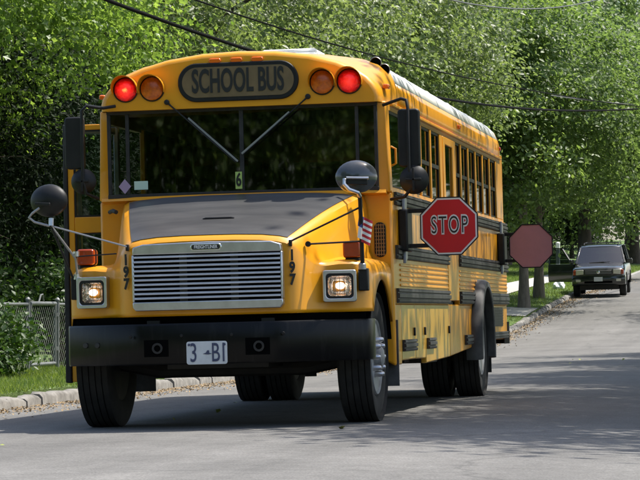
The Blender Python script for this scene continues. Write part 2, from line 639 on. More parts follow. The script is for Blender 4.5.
tag(sheet('ground', gx, YS, ground_z, 'lawn'), kind='structure')
tag(sheet('road', [CURB_X - 0.05, -2.5, -1.2, 0, 1.2, 2.0, 3.5, 5, CURB_R + 0.05], YS, road_z, 'asphalt'), kind='structure')
WALK0, WALK1 = -5.35, -6.65
wy = list(np.arange(50, 160, 2.0)) + list(np.arange(160, 330, 10.0))
tag(sheet('pavement', [WALK1, WALK0], wy, lambda x, y: land_z(x, y) + 0.035, 'concrete'), kind='structure')
# driveway crossing the verge and running up to a house out of view
dv = MB()
dxs = [-16, -12, -9, WALK1 - 0.01]
tag(sheet('driveway', dxs, [64.0, 65.5, 67.2], lambda x, y: land_z(x, y) + 0.03, 'concrete'), kind='structure')
tag(sheet('driveway_apron', [WALK0 + 0.01, -4.6, -4.0, CURB_X - 0.145], [63.4, 65.5, 67.8], lambda x, y: land_z(x, y) + 0.03, 'concrete'), kind='structure')


def kerb_strip(y_list, x0, w, s):
    secs = []
    for y in y_list:
        z0 = road_z(x0, y)
        a = x0
        b = x0 + s * w
        secs.append([(a, y, z0 - 0.3), (a, y, z0 + 0.10), (a + s * 0.025, y, z0 + 0.13), (b, y, z0 + 0.13), (b, y, z0 - 0.3)])
    return secs


kb = MB()
for span in ((-60, 0.0, 4), (24, 50, 2), (80, 330, 6)):
    kb.loft(kerb_strip(list(np.arange(span[0], span[1] + 0.1, span[2])), CURB_X, 0.145, -1))
kerb = tag(kb.build('kerb', 'granite_far'), kind='structure')
tag(MB().loft(kerb_strip(list(np.arange(-60, 330, 5.0)), CURB_R, 0.145, 1)).build('kerb', 'granite_far'), kind='structure')
for ya, yb in ((0.0, 24.0), (50.0, 80.0)):
    y = ya
    while y < yb - 0.2:
        L = min(random.uniform(0.46, 0.8), yb - y)
        z0 = road_z(CURB_X, y + L / 2)
        h = random.uniform(0.11, 0.15)
        j = random.uniform(-0.02, 0.02)
        tilt = random.uniform(-0.012, 0.012)
        secs = []
        for k in range(5):
            t = k / 4
            e = 0.028 * (1 if k in (0, 4) else 0)
            yy = y + 0.008 + (L - 0.016) * t
            g = road_z(CURB_X, yy)
            hz = h + tilt * (t - 0.5) * 2 - e * 0.8 + random.uniform(-0.006, 0.006)
            fx = CURB_X + j + e * 0.6 + random.uniform(-0.006, 0.006)
            secs.append([(fx + 0.015, yy, g - 0.15), (fx, yy, g + hz * 0.7), (fx - 0.035, yy, g + hz), (fx - 0.12, yy, g + hz), (fx - 0.145, yy, g + hz - 0.03), (fx - 0.145, yy, g - 0.15)])
        MB().loft(secs, closed=True, cap=True).build('kerb_stone', 'granite', kerb, smooth=50)
        y += L

# ------------------------------------------------------------------ leaves


def scatter_mesh(name, centers, normals, sizes, template, faces, material, spin=True, rng=RNG):
    """one mesh of many small leaf faces"""
    N, K = len(centers), len(template)
    n = normals / np.linalg.norm(normals, axis=1, keepdims=True)
    a = rng.normal(size=(N, 3))
    t = a - n * np.sum(a * n, axis=1, keepdims=True)
    t /= np.linalg.norm(t, axis=1, keepdims=True) + 1e-9
    b = np.cross(n, t)
    T = np.asarray(template, float)
    V = (centers[:, None, :] + sizes[:, None, None] * (t[:, None, :] * T[None, :, 0:1] + b[:, None, :] * T[None, :, 1:2] + n[:, None, :] * T[None, :, 2:3]))
    V = V.reshape(-1, 3).astype(np.float32)
    F = np.asarray(faces, np.int32)
    ids = (F[None] + (np.arange(N, dtype=np.int32) * K)[:, None, None]).reshape(-1)
    nf, fl = N * len(F), F.shape[1]
    me = bpy.data.meshes.new(name)
    me.vertices.add(len(V))
    me.vertices.foreach_set('co', V.ravel())
    me.loops.add(len(ids))
    me.loops.foreach_set('vertex_index', ids)
    me.polygons.add(nf)
    me.polygons.foreach_set('loop_start', np.arange(nf, dtype=np.int32) * fl)
    me.update(calc_edges=True)
    me.materials.append(M[material])
    return me


LEAF = ([(0, -0.5, 0), (0.30, -0.02, 0.09), (0, 0.5, -0.05), (-0.30, -0.02, 0.09)], [(0, 1, 2), (0, 2, 3)])
MAPLE = ([(0, -0.5, 0), (0.22, -0.22, 0.05), (0.52, 0.02, 0.02), (0.20, 0.12, 0.06), (0, 0.55, -0.06), (-0.20, 0.12, 0.06), (-0.52, 0.02, 0.02), (-0.22, -0.22, 0.05)],
         [(0, 1, 2), (0, 2, 3), (0, 3, 4), (0, 4, 5), (0, 5, 6), (0, 6, 7)])
NARROW = ([(0, -0.5, 0), (0.17, -0.02, 0.06), (0, 0.5, -0.06), (-0.17, -0.02, 0.06)], [(0, 1, 2), (0, 2, 3)])


def crown_points(n_clump, per, rx, rz, zc, flat=0.4, spread=0.85, shell=0.55, low=-1.0, rng=RNG):
    """leaf positions in clumps spread through an uneven ellipsoid"""
    cs = []
    ph = rng.uniform(0, 6.28, 6)
    while len(cs) < n_clump:
        d = rng.normal(size=3)
        d /= np.linalg.norm(d)
        r = rng.uniform(shell, 1.0) ** 0.7 if rng.random() < 0.75 else rng.uniform(0.15, 1)
        az = math.atan2(d[1], d[0])
        lump = 1 + 0.16 * math.sin(2 * az + ph[0]) + 0.12 * math.sin(3 * az + 4 * d[2] + ph[1]) + 0.10 * math.sin(5 * az - 5 * d[2] + ph[2])
        p = d * r * lump
        if p[2] < low:
            continue
        cs.append((p[0] * rx, p[1] * rx, zc + p[2] * rz))
    cs = np.array(cs)
    sc = rng.uniform(0.55, 1.35, n_clump)
    idx = np.repeat(np.arange(n_clump), per)
    off = rng.normal(size=(len(idx), 3)) * np.array([spread, spread, spread * flat]) * 0.5 * sc[idx][:, None]
    # each spray droops at its rim
    off[:, 2] -= 0.16 * (off[:, 0] ** 2 + off[:, 1] ** 2)
    pts = cs[idx] + off
    out = pts - np.array([0, 0, zc])
    out /= np.linalg.norm(out, axis=1, keepdims=True) + 1e-6
    nrm = rng.normal(size=(len(idx), 3)) * 0.55 + np.array([0, 0, 0.60]) + out * 0.55
    return cs, pts, nrm


def trunk_mesh(name, H, r0, targets, material, lean=(0, 0), rng=RNG, flare=1.5, nl=11):
    mb = MB()
    pts, rs = [], []
    n = 9
    w = rng.uniform(-1, 1, 4)
    for i in range(n):
        t = i / (n - 1)
        pts.append((lean[0] * t + 0.12 * math.sin(3 * t + w[0]) * t, lean[1] * t + 0.12 * math.sin(4 * t + w[1]) * t, -0.25 + (H + 0.25) * t))
        rs.append(r0 * ((flare if i == 0 else 1.12 if i == 1 else 1.0) * (1 - 0.72 * t)))
    mb.tube(pts, rs, 12)
    P = [Vector(p) for p in pts]
    sel = rng.choice(len(targets), min(nl, len(targets)), replace=False)
    for k in sel:
        tg = Vector(targets[k])
        t = min(0.95, max(0.3, (tg.z * 0.62) / H))
        i = min(n - 2, int(t * (n - 1)))
        st = P[i].lerp(P[i + 1], t * (n - 1) - i)
        r = max(0.03, rs[i] * 0.48)
        mid = st.lerp(tg, 0.5) + Vector((0, 0, 0.12 * (tg - st).length))
        q1 = st.lerp(mid, 0.55) + Vector(rng.normal(size=3) * 0.10)
        q2 = mid.lerp(tg, 0.5) + Vector(rng.normal(size=3) * 0.15)
        mb.tube([st, q1, mid, q2, tg], [r, r * 0.8, r * 0.6, r * 0.4, r * 0.15], 6, cap=False)
        for _ in range(3):
            e = mid.lerp(tg, rng.uniform(0.1, 0.8))
            s2 = e + Vector(rng.normal(size=3) * np.array([0.8, 0.8, 0.3]))
            mb.tube([e, e.lerp(s2, 0.5) + Vector((0, 0, 0.08)), s2], [r * 0.32, r * 0.2, r * 0.08], 5, cap=False)
    return mb.mesh(name, material, 60)


def tree_proto(kind, H, zb, rx, n_clump, per, leaf, lsize, lmat, r0, bark, flat=0.4, spread=0.85, seed=1, shell=0.5, nl=11):
    rng = np.random.default_rng(seed)
    zc = (H + zb) / 2
    cs, pts, nrm = crown_points(n_clump, per, rx, (H - zb) / 2, zc, flat, spread, shell, rng=rng)
    sz = lsize * rng.uniform(0.65, 1.3, len(pts))
    cm = scatter_mesh('crown', pts, nrm, sz, leaf[0], leaf[1], lmat, rng=rng)
    tm = trunk_mesh('trunk', zb + (H - zb) * 0.72, r0, cs, bark, rng=rng, nl=nl)
    return tm, cm


def plant_tree(proto, name, x, y, label, scale=1.0, rot=0.0, sz=None, cat='tree', group=None, z=None):
    t = empty(name, (x, y, land_z(x, y) - 0.03 if z is None else z), (0, 0, R(rot)))
    t.scale = (scale, scale, sz or scale)
    link('trunk', proto[0], t)
    link('crown', proto[1], t)
    tag(t, label, cat, group)
    return t


P_BRIGHT = tree_proto('bright', 7.4, 3.2, 3.9, 170, 360, MAPLE, 0.088, 'leaf_bright', 0.20, 'bark', spread=0.9, seed=3)
P_SILVER = tree_proto('silver', 10.0, 2.6, 5.2, 300, 260, LEAF, 0.13, 'leaf_silver', 0.26, 'bark', flat=0.6, spread=0.95, seed=5)
P_MAPLE = tree_proto('maple', 12.0, 2.3, 5.2, 290, 230, LEAF, 0.165, 'leaf_maple', 0.28, 'bark', flat=0.42, spread=0.95, seed=8)
P_STREET = tree_proto('street', 10.0, 2.9, 3.9, 260, 150, LEAF, 0.16, 'leaf_far', 0.155, 'bark_pale', flat=0.5, spread=0.95, seed=12)
P_FAR = tree_proto('far', 16.0, 1.9, 6.2, 420, 130, LEAF, 0.27, 'leaf_far', 0.34, 'bark', flat=0.45, spread=1.5, seed=21)
P_DARK = tree_proto('dark', 6.0, 0.35, 2.3, 230, 190, NARROW, 0.13, 'leaf_shaded', 0.12, 'bark', flat=0.75, spread=0.85, seed=31, shell=0.3)
P_SHADE = tree_proto('shade', 12.5, 4.4, 4.9, 300, 150, LEAF, 0.22, 'leaf_maple', 0.24, 'bark', flat=0.45, spread=1.1, seed=41)

TG = 'trees on the left of the street'
# nearest to the camera on the left
plant_tree(P_BRIGHT, 'maple_tree', -8.3, 17.0, 'bright yellow-green broad-leaved tree overhanging the fence at far left', 1.0, 20, group=TG)
plant_tree(P_SILVER, 'silver_leaved_tree', -9.2, 37.5, 'grey-green tree with glinting leaves and bare trunk above the bus roof left end', 1.0, 75, group=TG)
plant_tree(P_SILVER, 'silver_leaved_tree', -7.6, 51.0, 'grey-green glinting tree right behind the middle of the bus roof', 1.02, 190, group=TG)
plant_tree(P_MAPLE, 'leafy_tree', -7.9, 66.0, 'deep green tree with pale leaf sprays just behind the back of the bus', 1.0, 10, group=TG)
plant_tree(P_MAPLE, 'leafy_tree', -11.5, 84.0, 'dark shaded tree behind the deep green one at the lawn edge', 1.1, 130, group=TG)
plant_tree(P_STREET, 'verge_tree', -3.97, 67.8, 'slim pale-barked tree on the verge below the rear stop sign', 1.0, 40, group='young trees on the verge')
plant_tree(P_STREET, 'verge_tree', -4.12, 74.6, 'slim darker tree on the verge between rear stop sign and car door', 1.05, 200, group='young trees on the verge')
plant_tree(P_FAR, 'street_tree', -5.2, 110.5, 'big tree with thick dark trunk right behind the dark off-road car', 0.95, 60, group=TG)
plant_tree(P_FAR, 'street_tree', -4.75, 141.0, 'big tree with dark trunk at the right edge above the road', 0.95, 250, group=TG)
plant_tree(P_FAR, 'street_tree', -10.5, 126.0, 'big pale green tree up the lawn between the two thick trunks', 1.0, 310, group=TG)
for i, (x, y, s, a) in enumerate([(-17, 29, 1.0, 15), (-19, 47, 1.05, 160), (-21, 66, 1.05, 220), (-22, 88, 1.1, 100), (-21, 112, 1.1, 30), (-9, 165, 1.05, 50), (-19, 150, 1.1, 140),
                                  (-8, 195, 1.1, 290), (-24, 180, 1.2, 330), (-15, 230, 1.3, 80), (-34, 140, 1.3, 45), (-36, 100, 1.3, 210), (-34, 62, 1.2, 110), (-42, 200, 1.4, 10), (-20, 290, 1.5, 260), (-48, 270, 1.5, 150)]):
    plant_tree(P_FAR, 'woodland_tree', x, y, 'tall tree in the green backdrop beyond the gardens', s, a, group='backdrop trees beyond the gardens')
# dark evergreens behind the fence, tree shade put into their leaf colour
for i, (x, y, s, a, lb) in enumerate([(-7.6, 14.2, 0.62, 0, 'dark evergreen shrub behind the chain-link fence at the left edge'),
                                      (-8.0, 19.2, 0.86, 90, 'tall dark evergreen shrub behind the gate, left of the bus door'),
                                      (-8.2, 24.2, 0.9, 200, 'dark evergreen shrub hidden mostly by the bus, beyond the gate'),
                                      (-10.6, 22.0, 1.0, 140, 'dark evergreen standing farther back between the fence shrubs'),
                                      (-8.6, 30.0, 0.95, 270, 'dark evergreen deepest in the row behind the fence'),
                                      (-12.5, 28.5, 1.1, 300, 'dark evergreen under the grey-green tree')]):
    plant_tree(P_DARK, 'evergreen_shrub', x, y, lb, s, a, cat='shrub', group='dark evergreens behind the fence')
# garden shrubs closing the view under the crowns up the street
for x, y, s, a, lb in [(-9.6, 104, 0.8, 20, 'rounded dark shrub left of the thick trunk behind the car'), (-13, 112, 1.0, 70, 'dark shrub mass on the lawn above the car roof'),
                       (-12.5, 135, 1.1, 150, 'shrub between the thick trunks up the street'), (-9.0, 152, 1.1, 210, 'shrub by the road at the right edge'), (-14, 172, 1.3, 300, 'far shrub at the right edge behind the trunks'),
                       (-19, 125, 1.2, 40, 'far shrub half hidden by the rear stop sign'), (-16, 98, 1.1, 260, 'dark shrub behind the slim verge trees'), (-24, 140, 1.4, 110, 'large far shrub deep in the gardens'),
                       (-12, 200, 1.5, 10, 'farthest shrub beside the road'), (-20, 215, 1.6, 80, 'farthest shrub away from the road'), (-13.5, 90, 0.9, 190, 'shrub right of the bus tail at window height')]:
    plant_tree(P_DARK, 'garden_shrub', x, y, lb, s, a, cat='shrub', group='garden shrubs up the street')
# trees across the street to the right and behind the viewer: seen only as shade and in reflections
for x, y, s, a in [(8.3, 3.4, 0.85, 0), (8.6, 9.4, 0.9, 130), (9.0, 16.4, 0.95, 80), (9.2, 21.5, 1.0, 190), (9.0, 29.0, 1.0, 300), (9.3, 37.5, 1.0, 20), (9.2, 66.0, 1.0, 100), (9.0, 74.0, 0.95, 210), (9.3, 90.0, 1.05, 250), (9.2, 106.0, 1.0, 60), (9.0, 127.0, 1.1, 150)]:
    plant_tree(P_SHADE, 'street_tree', x, y, 'leafy tree across the street shading the road', s, a, group='trees across the street')
for x, y, s, a in [(-9, -38, 1.0, 30), (-14, -50, 1.1, 100), (-6, -58, 1.0, 10), (3, -66, 1.1, 60), (11, -52, 1.0, 200), (14, -34, 1.0, 250), (-20, -34, 1.1, 120), (-13, -16, 0.9, 320), (20, -60, 1.1, 20)]:
    plant_tree(P_FAR, 'street_tree', x, y, 'tree down the street behind the viewer, mirrored in the windscreen', s, a, group='trees down the street')

# shrubs made of leaves round stems


def shrub(name, x, y, rx, ry, h, n, lsize, lm, label, seed, leaf=LEAF, z0=0.0):
    rng = np.random.default_rng(seed)
    t = empty(name, (x, y, land_z(x, y)))
    m = max(6, n // 60)
    c = rng.normal(size=(m, 3))
    c /= np.linalg.norm(c, axis=1, keepdims=True)
    c *= rng.uniform(0.35, 1.0, (m, 1))
    c = c * np.array([rx * 0.8, ry * 0.8, h * 0.45]) + np.array([0, 0, h * 0.5 + z0])
    idx = rng.integers(0, m, n)
    p = c[idx] + rng.normal(size=(n, 3)) * np.array([rx, ry, h * 0.5]) * 0.22
    p[:, 2] = np.abs(p[:, 2])
    nm = rng.normal(size=(n, 3)) * 0.6 + np.array([0.15, -0.35, 0.6])
    link('foliage', scatter_mesh('foliage', p, nm, lsize * rng.uniform(0.6, 1.3, n), leaf[0], leaf[1], lm, rng=rng), t)
    mb = MB()
    for k in range(min(9, m)):
        q = Vector(c[k])
        mb.tube([(q.x * 0.2, q.y * 0.2, -0.1), (q.x * 0.6, q.y * 0.6, q.z * 0.6), tuple(q)], [0.02, 0.014, 0.005], 5)
    mb.build('stem', 'bark', t)
    tag(t, label, 'shrub')
    return t


shrub('leafy_bush', -4.95, 11.5, 0.45, 1.3, 0.85, 4200, 0.085, 'leaf_ivy', 'low leafy bush in front of the fence at the left edge', 51)
shrub('leafy_bush', -5.75, 13.0, 0.4, 1.6, 1.05, 3000, 0.085, 'leaf_shaded', 'dim bush grown through the chain-link left of the gate', 52)
shrub('ivy_clump', -5.55, 16.9, 0.35, 0.75, 1.55, 3600, 0.085, 'leaf_ivy', 'tall ivy clump on the fence beside the open bus door', 53)
shrub('ivy_bank', -6.9, 17.0, 1.0, 3.2, 1.7, 8000, 0.09, 'leaf_ivy', 'mid green ivy bank behind the gate under the dark evergreens', 54)
shrub('garden_hedge', -8.7, 92.0, 0.9, 7.0, 1.7, 9000, 0.14, 'leaf_shaded', 'dark garden hedge across the lawn behind the off-road car', 55)
shrub('garden_hedge', -8.3, 79.0, 0.8, 3.4, 1.5, 5000, 0.13, 'leaf_shaded', 'dark hedge behind the slim verge trees', 56)

# grass
def grass(name, n, xr, yr, h, seed, ok=None):
    rng = np.random.default_rng(seed)
    x = rng.uniform(*xr, n)
    y = rng.uniform(*yr, n)
    keep = np.array([ok is None or ok(a, b) for a, b in zip(x, y)])
    x, y = x[keep], y[keep]
    z = np.array([land_z(a, b) for a, b in zip(x, y)])
    p = np.stack([x, y, z], 1)
    nm = rng.normal(size=(len(p), 3)) * np.array([1, 1, 0.15])
    nm /= np.linalg.norm(nm, axis=1, keepdims=True)
    up = rng.normal(size=(len(p), 3)) * 0.45 + np.array([0, 0, 1.0])
    up /= np.linalg.norm(up, axis=1, keepdims=True)
    side = np.cross(up, nm)
    hh = h * rng.uniform(0.5, 1.4, len(p))[:, None]
    w = h * 0.10
    V = np.stack([p - side * w, p + side * w, p + up * hh], 1).reshape(-1, 3).astype(np.float32)
    me = bpy.data.meshes.new(name)
    me.vertices.add(len(V))
    me.vertices.foreach_set('co', V.ravel())
    me.loops.add(len(V))
    me.loops.foreach_set('vertex_index', np.arange(len(V), dtype=np.int32))
    me.polygons.add(len(p))
    me.polygons.foreach_set('loop_start', np.arange(len(p), dtype=np.int32) * 3)
    me.update(calc_edges=True)
    me.materials.append(M['grass_blade'])
    return link(name, me)


tag(grass('grass', 60000, (-5.8, CURB_X - 0.13), (-9, 26), 0.065, 61), 'short mown grass between kerb and chain-link fence', 'grass', kind='stuff')
tag(grass('grass', 60000, (-11, CURB_X - 0.16), (48, 135), 0.10, 62, lambda a, b: not (WALK1 - .05 < a < WALK0 + .05) and not (63.3 < b < 67.9)), 'sunny lawn grass along the verge up the street', 'grass', kind='stuff')

# dead leaves and grit along the gutter, a few green ones on the road
def litter(name, n, fx, fy, size, material, label, seed):
    rng = np.random.default_rng(seed)
    x, y = fx(rng, n), fy(rng, n)
    z = np.array([road_z(a, b) for a, b in zip(x, y)]) + 0.006 + rng.uniform(0, 0.012, n)
    nm = rng.normal(size=(n, 3)) * 0.35 + np.array([0, 0, 1])
    o = link(name, scatter_mesh(name, np.stack([x, y, z], 1), nm, size * rng.uniform(0.5, 1.4, n), LEAF[0], LEAF[1], material, rng=rng))
    return tag(o, label, 'leaf litter', kind='stuff')


litter('leaf_litter', 4500, lambda r, n: CURB_X + np.abs(r.normal(0, 0.33, n)), lambda r, n: r.uniform(-3, 26, n), 0.034, 'litter', 'dry brown leaf litter and grit along the near gutter', 71)
litter('leaf_litter', 3500, lambda r, n: CURB_X + np.abs(r.normal(0, 0.3, n)), lambda r, n: r.uniform(46, 110, n), 0.06, 'litter', 'dry brown litter along the gutter up the street', 72)
litter('fallen_leaves', 34, lambda r, n: r.uniform(-1.5, 5.0, n), lambda r, n: r.uniform(-9, 30, n), 0.075, 'litter_green', 'scattered fallen green leaves on the road', 73)

# ------------------------------------------------------------------ chain-link fence and gate
FX = -5.3


def chain(mb, y0, y1, z0, h, cell=0.10, r=0.0017):
    n = int((y1 - y0 + h) / cell)
    for s in (1, -1):
        for k in range(n + 1):
            a = y0 - h + k * cell
            # line from (a, 0) to (a+h, h)
            t0, t1 = max(0, y0 - a), min(h, y1 - a)
            if t1 <= t0:
                continue
            za, zb = (t0, t1) if s > 0 else (h - t0, h - t1)
            mb.tube([(FX + 0.003 * s, a + t0, z0 + za), (FX + 0.003 * s, a + t1, z0 + zb)], r, 3, cap=False)


fence = empty('chain_link_fence', (0, 0, 0))
fz = land_z(FX, 14.5)
posts = [-10.5, -7.4, -4.3, -1.2, 1.9, 5.0, 8.1, 11.2, 14.22, 15.72, 18.8, 21.9, 25.0]
for y in posts:
    MB().lathe([(fz - 0.2, 0.029), (fz + 0.90, 0.029), (fz + 0.905, 0.036), (fz + 0.925, 0.036), (fz + 0.95, 0.015), (fz + 0.955, 0.0)], (FX, y, 0), 'z', 12).build('post', 'galvanised', fence)
for a, b in zip(posts[:-1], posts[1:]):
    if a == 14.22:
        continue
    MB().tube([(FX, a, fz + 0.86), (FX, b, fz + 0.86)], 0.02, 8).build('top_rail', 'galvanised', fence)
    mb = MB()
    chain(mb, a + 0.03, b - 0.03, fz + 0.03, 0.82)
    mb.build('chain_mesh', 'fence_shaded', fence, smooth=0)
tag(fence, 'grey chain-link fence overgrown by bushes at the left edge', 'fence')
gate = empty('chain_link_gate', (0, 0, 0))
g0, g1 = 14.34, 15.58
MB().tube([(FX, g0, fz + 0.08), (FX, g0, fz + 0.87)], 0.024, 8).build('frame_bar', 'galvanised', gate)
MB().tube([(FX, g1, fz + 0.08), (FX, g1, fz + 0.87)], 0.024, 8).build('frame_bar', 'galvanised', gate)
MB().tube([(FX, g0 - 0.02, fz + 0.87), (FX, g1 + 0.02, fz + 0.87)], 0.026, 8).build('frame_bar', 'galvanised', gate)
MB().tube([(FX, g0 - 0.02, fz + 0.08), (FX, g1 + 0.02, fz + 0.08)], 0.024, 8).build('frame_bar', 'galvanised', gate)
mb = MB()
chain(mb, g0, g1, fz + 0.08, 0.79)
mb.build('chain_mesh', 'wire_shaded', gate, smooth=0)
MB().tube([(FX, 14.75, fz + 0.88), (FX, 14.85, fz + 0.98), (FX, 14.95, fz + 0.99), (FX, 15.02, fz + 0.88)], 0.012, 6).build('latch', 'galvanised', gate)
for z in (0.25, 0.7):
    MB().lathe([(fz + z, 0.034), (fz + z + 0.05, 0.034)], (FX, g1 + 0.06, 0), 'z', 10).build('hinge', 'galvanised', gate)
tag(gate, 'small galvanised chain-link gate beside the open bus door', 'gate')

# overhead cables along the verge
def cable(pts, r, label, m):
    q = np.array(pts)
    cz = np.polyfit(q[:, 1], q[:, 2], 4 if len(q) > 5 else 2)
    cx = np.polyfit(q[:, 1], q[:, 0], 1)
    out = [(np.polyval(cx, y), y, np.polyval(cz, y)) for y in np.linspace(q[0, 1], q[-1, 1], 50)]
    o = MB().tube(out, r, 8).build('overhead_cable', m, smooth=60)
    return tag(o, label, 'cable', 'overhead cables')


def on_line(y, z):
    return (-3.2 + 0.052 * (y - 10), y, z)


def line_pts(*yz):
    return [on_line(y, z) for y, z in yz]


cable(line_pts((-34, 7.6), (-12, 5.2), (10.96, 4.33), (30.3, 4.75), (42.9, 5.45), (65.9, 6.9), (95, 9.0)), 0.024, 'thick black overhead cable sagging just above the bus roof', 'wire_black')
cable(line_pts((-34, 8.8), (-8, 5.2), (13.4, 4.76), (19.6, 4.92), (28.3, 5.17), (47.9, 6.06), (65.9, 6.99), (95, 9.05)), 0.012, 'thin overhead cable a little above the thick one', 'wire_black')
cable(line_pts((-34, 9.5), (10, 6.2), (35, 6.9), (47.9, 8.2), (55.9, 9.18), (95, 15)), 0.014, 'pale overhead cable at the top right corner', 'wire_grey')
cable([(-2.2, 50, 6.3), on_line(54.8, 6.29), on_line(65.9, 7.14), on_line(95, 9.1)], 0.012, 'short grey overhead cable joining the others at the right edge', 'wire_grey')

# white post and a white scrap on the lawn up the street
wp = empty('white_post', (-4.75, 90.0, land_z(-4.75, 90.0)))
MB().prism([(x * 1, y) for x, y in rrect(0.13, 0.13, 0.02, 2)], 'z', -0.2, 0.62).build('lower_shaft', 'galvanised', wp)
MB().prism(rrect(0.15, 0.15, 0.03, 2), 'z', 0.62, 1.62).build('upper_shaft', 'post_white', wp)
MB().lathe([(1.62, 0.085), (1.65, 0.07), (1.68, 0.0)], (0, 0, 0), 'z', 10).build('cap', 'post_white', wp)
tag(wp, 'slim white post on the lawn left of the open car door', 'post')
bm = bmesh.new()
bmesh.ops.create_icosphere(bm, subdivisions=3, radius=0.30)
for v in bm.verts:
    n_ = noise.noise(v.co * 6)
    v.co *= 1 + 0.30 * n_
    v.co.z = max(-0.10, v.co.z * 0.75)
    v.co.x *= 0.75
me = bpy.data.meshes.new('white_bag')
bm.to_mesh(me)
bm.free()
me.materials.append(M['bag_white'])
wb = link('white_bag', me)
wb.location = (-4.25, 84.5, land_z(-4.25, 84.5) + 0.1)
tag(wb, 'crumpled white bag lying on the verge below the open car door', 'bag')

# ================================================================== the school bus
# local axes: x to the viewer's right (the bus's left side), y back along the bus, z up; y = 0 at the grille
bus = empty('school_bus', (0, 0, 0), (0, -SLOPE, 0))
tag(bus, 'yellow school bus with black hood top and extended stop signs, red lamps lit', 'school bus')
Y0, Y1 = 1.52, 10.80           # passenger body
BELT, HEAD = 1.86, 2.52
HW = 1.22


def B(name, m, mb, parent=None, **k):
    return mb.build(name, m, parent if parent is not None else bus, **k)


# ---- roof
ARC = [(1.195, 2.575), (1.204, 2.65), (1.200, 2.72), (1.186, 2.775), (1.150, 2.860), (1.075, 2.935), (0.92, 2.99), (0.66, 3.03), (0.33, 3.055), (0, 3.062)]
FULL = ARC + [(-x, z) for x, z in reversed(ARC[:-1])]
i_w = 3


def roof_strip(pts, ya, yb, n=6):
    return MB().loft([[(x, ya + (yb - ya) * k / n, z) for x, z in pts] for k in range(n + 1)])


B('roof', 'roof_white', roof_strip(FULL[i_w:-i_w], 2.13, 10.5), solid=0.02, smooth=40)
B('roof_side', 'yellow', roof_strip(ARC[:i_w + 1], 2.13, 10.5), solid=0.02)
B('roof_side', 'yellow', roof_strip([(-x, z) for x, z in ARC[:i_w + 1]], 2.13, 10.5), solid=0.02)
for yy in (3.6, 5.2, 6.8, 8.4, 9.9):     # riveted roof seams
    B('roof_seam', 'roof_white', MB().loft([[(x * 1.003, yy + d, (z - 2.6) * 1.012 + 2.6) for x, z in FULL[i_w:-i_w]] for d in (-0.022, 0.022)]), solid=0.012)
# drip rail above the windows
for s in (1, -1):
    B('drip_rail', 'yellow_side', MB().box((s * 1.185, 1.72, 2.555), (s * 1.225, 10.55, 2.582)), bevel=0.006)


def cap_sections(ys, fs):
    out = []
    for y, f in zip(ys, fs):
        out.append([(x * (1 - (1 - f) * 0.55), y, 2.575 + (z - 2.575) * f) for x, z in FULL])
    return out


# the front cap is a flatter arch that swells into the roof behind it
F_ARC = [(1.165, 2.575), (1.172, 2.62), (1.158, 2.675), (1.130, 2.722), (1.075, 2.785), (0.985, 2.85), (0.83, 2.92), (0.61, 2.982), (0.31, 3.024), (0, 3.036)]
mb = MB()
secs = []
for y, f, bl in ((1.385, 0.90, 0), (1.390, 0.935, 0), (1.402, 0.965, 0), (1.425, 0.988, 0), (1.465, 1.0, 0.02), (1.54, 1.0, 0.12), (1.65, 1.0, 0.32), (1.80, 1.0, 0.62), (1.95, 1.0, 0.86), (2.08, 1.002, 0.97), (2.16, 1.003, 1.0)):
    row = []
    for (xa, za), (xb, zb) in zip(F_ARC, ARC):
        x, z = xa + (xb - xa) * bl, za + (zb - za) * bl
        row.append((x * (1 - (1 - f) * 0.45), y, 2.575 + (z - 2.575) * f))
    secs.append(row + [(-x, y, z) for x, y, z in reversed(row[:-1])])
mb.loft(secs)
mb.add(secs[0], [tuple(range(len(FULL)))])
mb.add([secs[0][0], secs[0][-1], secs[-1][-1], secs[-1][0]], [(0, 1, 2, 3)])
front_cap = B('front_cap', 'yellow', mb, smooth=28)
mb = MB()
secs = cap_sections([10.48, 10.60, 10.72, 10.80, 10.84], [1.003, 0.995, 0.965, 0.90, 0.80])
mb.loft(secs)
mb.add(secs[-1], [tuple(reversed(range(len(FULL))))])
B('rear_cap', 'yellow_side', mb, smooth=30)
hat = B('roof_hatch', 'roof_white', MB().box((-0.04, 2.55, 3.0), (0.47, 3.15, 3.11)), bevel=0.03)
MB().box((-0.02, 2.58, 3.10), (0.45, 3.12, 3.145)).build('hatch_lid', 'roof_white', hat, bevel=0.025)


# ---- lamps on the front cap (face at y about 1.387)
FY = 1.386


def cap_lamp(x, z, lens, lit):
    h = B('warning_lamp', 'black_plastic', MB().lathe([(FY + 0.012, 0.106), (FY - 0.012, 0.106), (FY - 0.016, 0.099), (FY + 0.01, 0.095)], (x, 0, z), 'y', 28))
    MB().lathe([(FY + 0.005, 0.096), (FY - 0.014, 0.094), (FY - 0.026, 0.078), (FY - 0.034, 0.05), (FY - 0.037, 0.0)], (x, 0, z), 'y', 28).build('lens', lens, h)
    # half-round visor
    m2 = MB()
    secs = []
    for k in range(15):
        a = R(-18 + 216 * k / 14)
        dep = 0.14 * (0.35 + 0.65 * math.sin(min(math.pi, max(0, (a + R(18)) / R(216) * math.pi))))
        cx, cz = math.cos(a), math.sin(a)
        secs.append([(x + cx * 0.108, FY, z + cz * 0.108), (x + cx * 0.112, FY - dep, z + cz * 0.112), (x + cx * 0.107, FY - dep, z + cz * 0.107), (x + cx * 0.103, FY, z + cz * 0.103)])
    m2.loft(secs, closed=True, cap=True).build('visor', 'yellow' if not lit else 'yellow', h)


for x, l, q in ((-0.945, 'red_lens', True), (-0.722, 'amber', False), (0.695, 'amber', False), (0.918, 'red_lens_dim', True)):
    cap_lamp(x, 2.748, l, q)
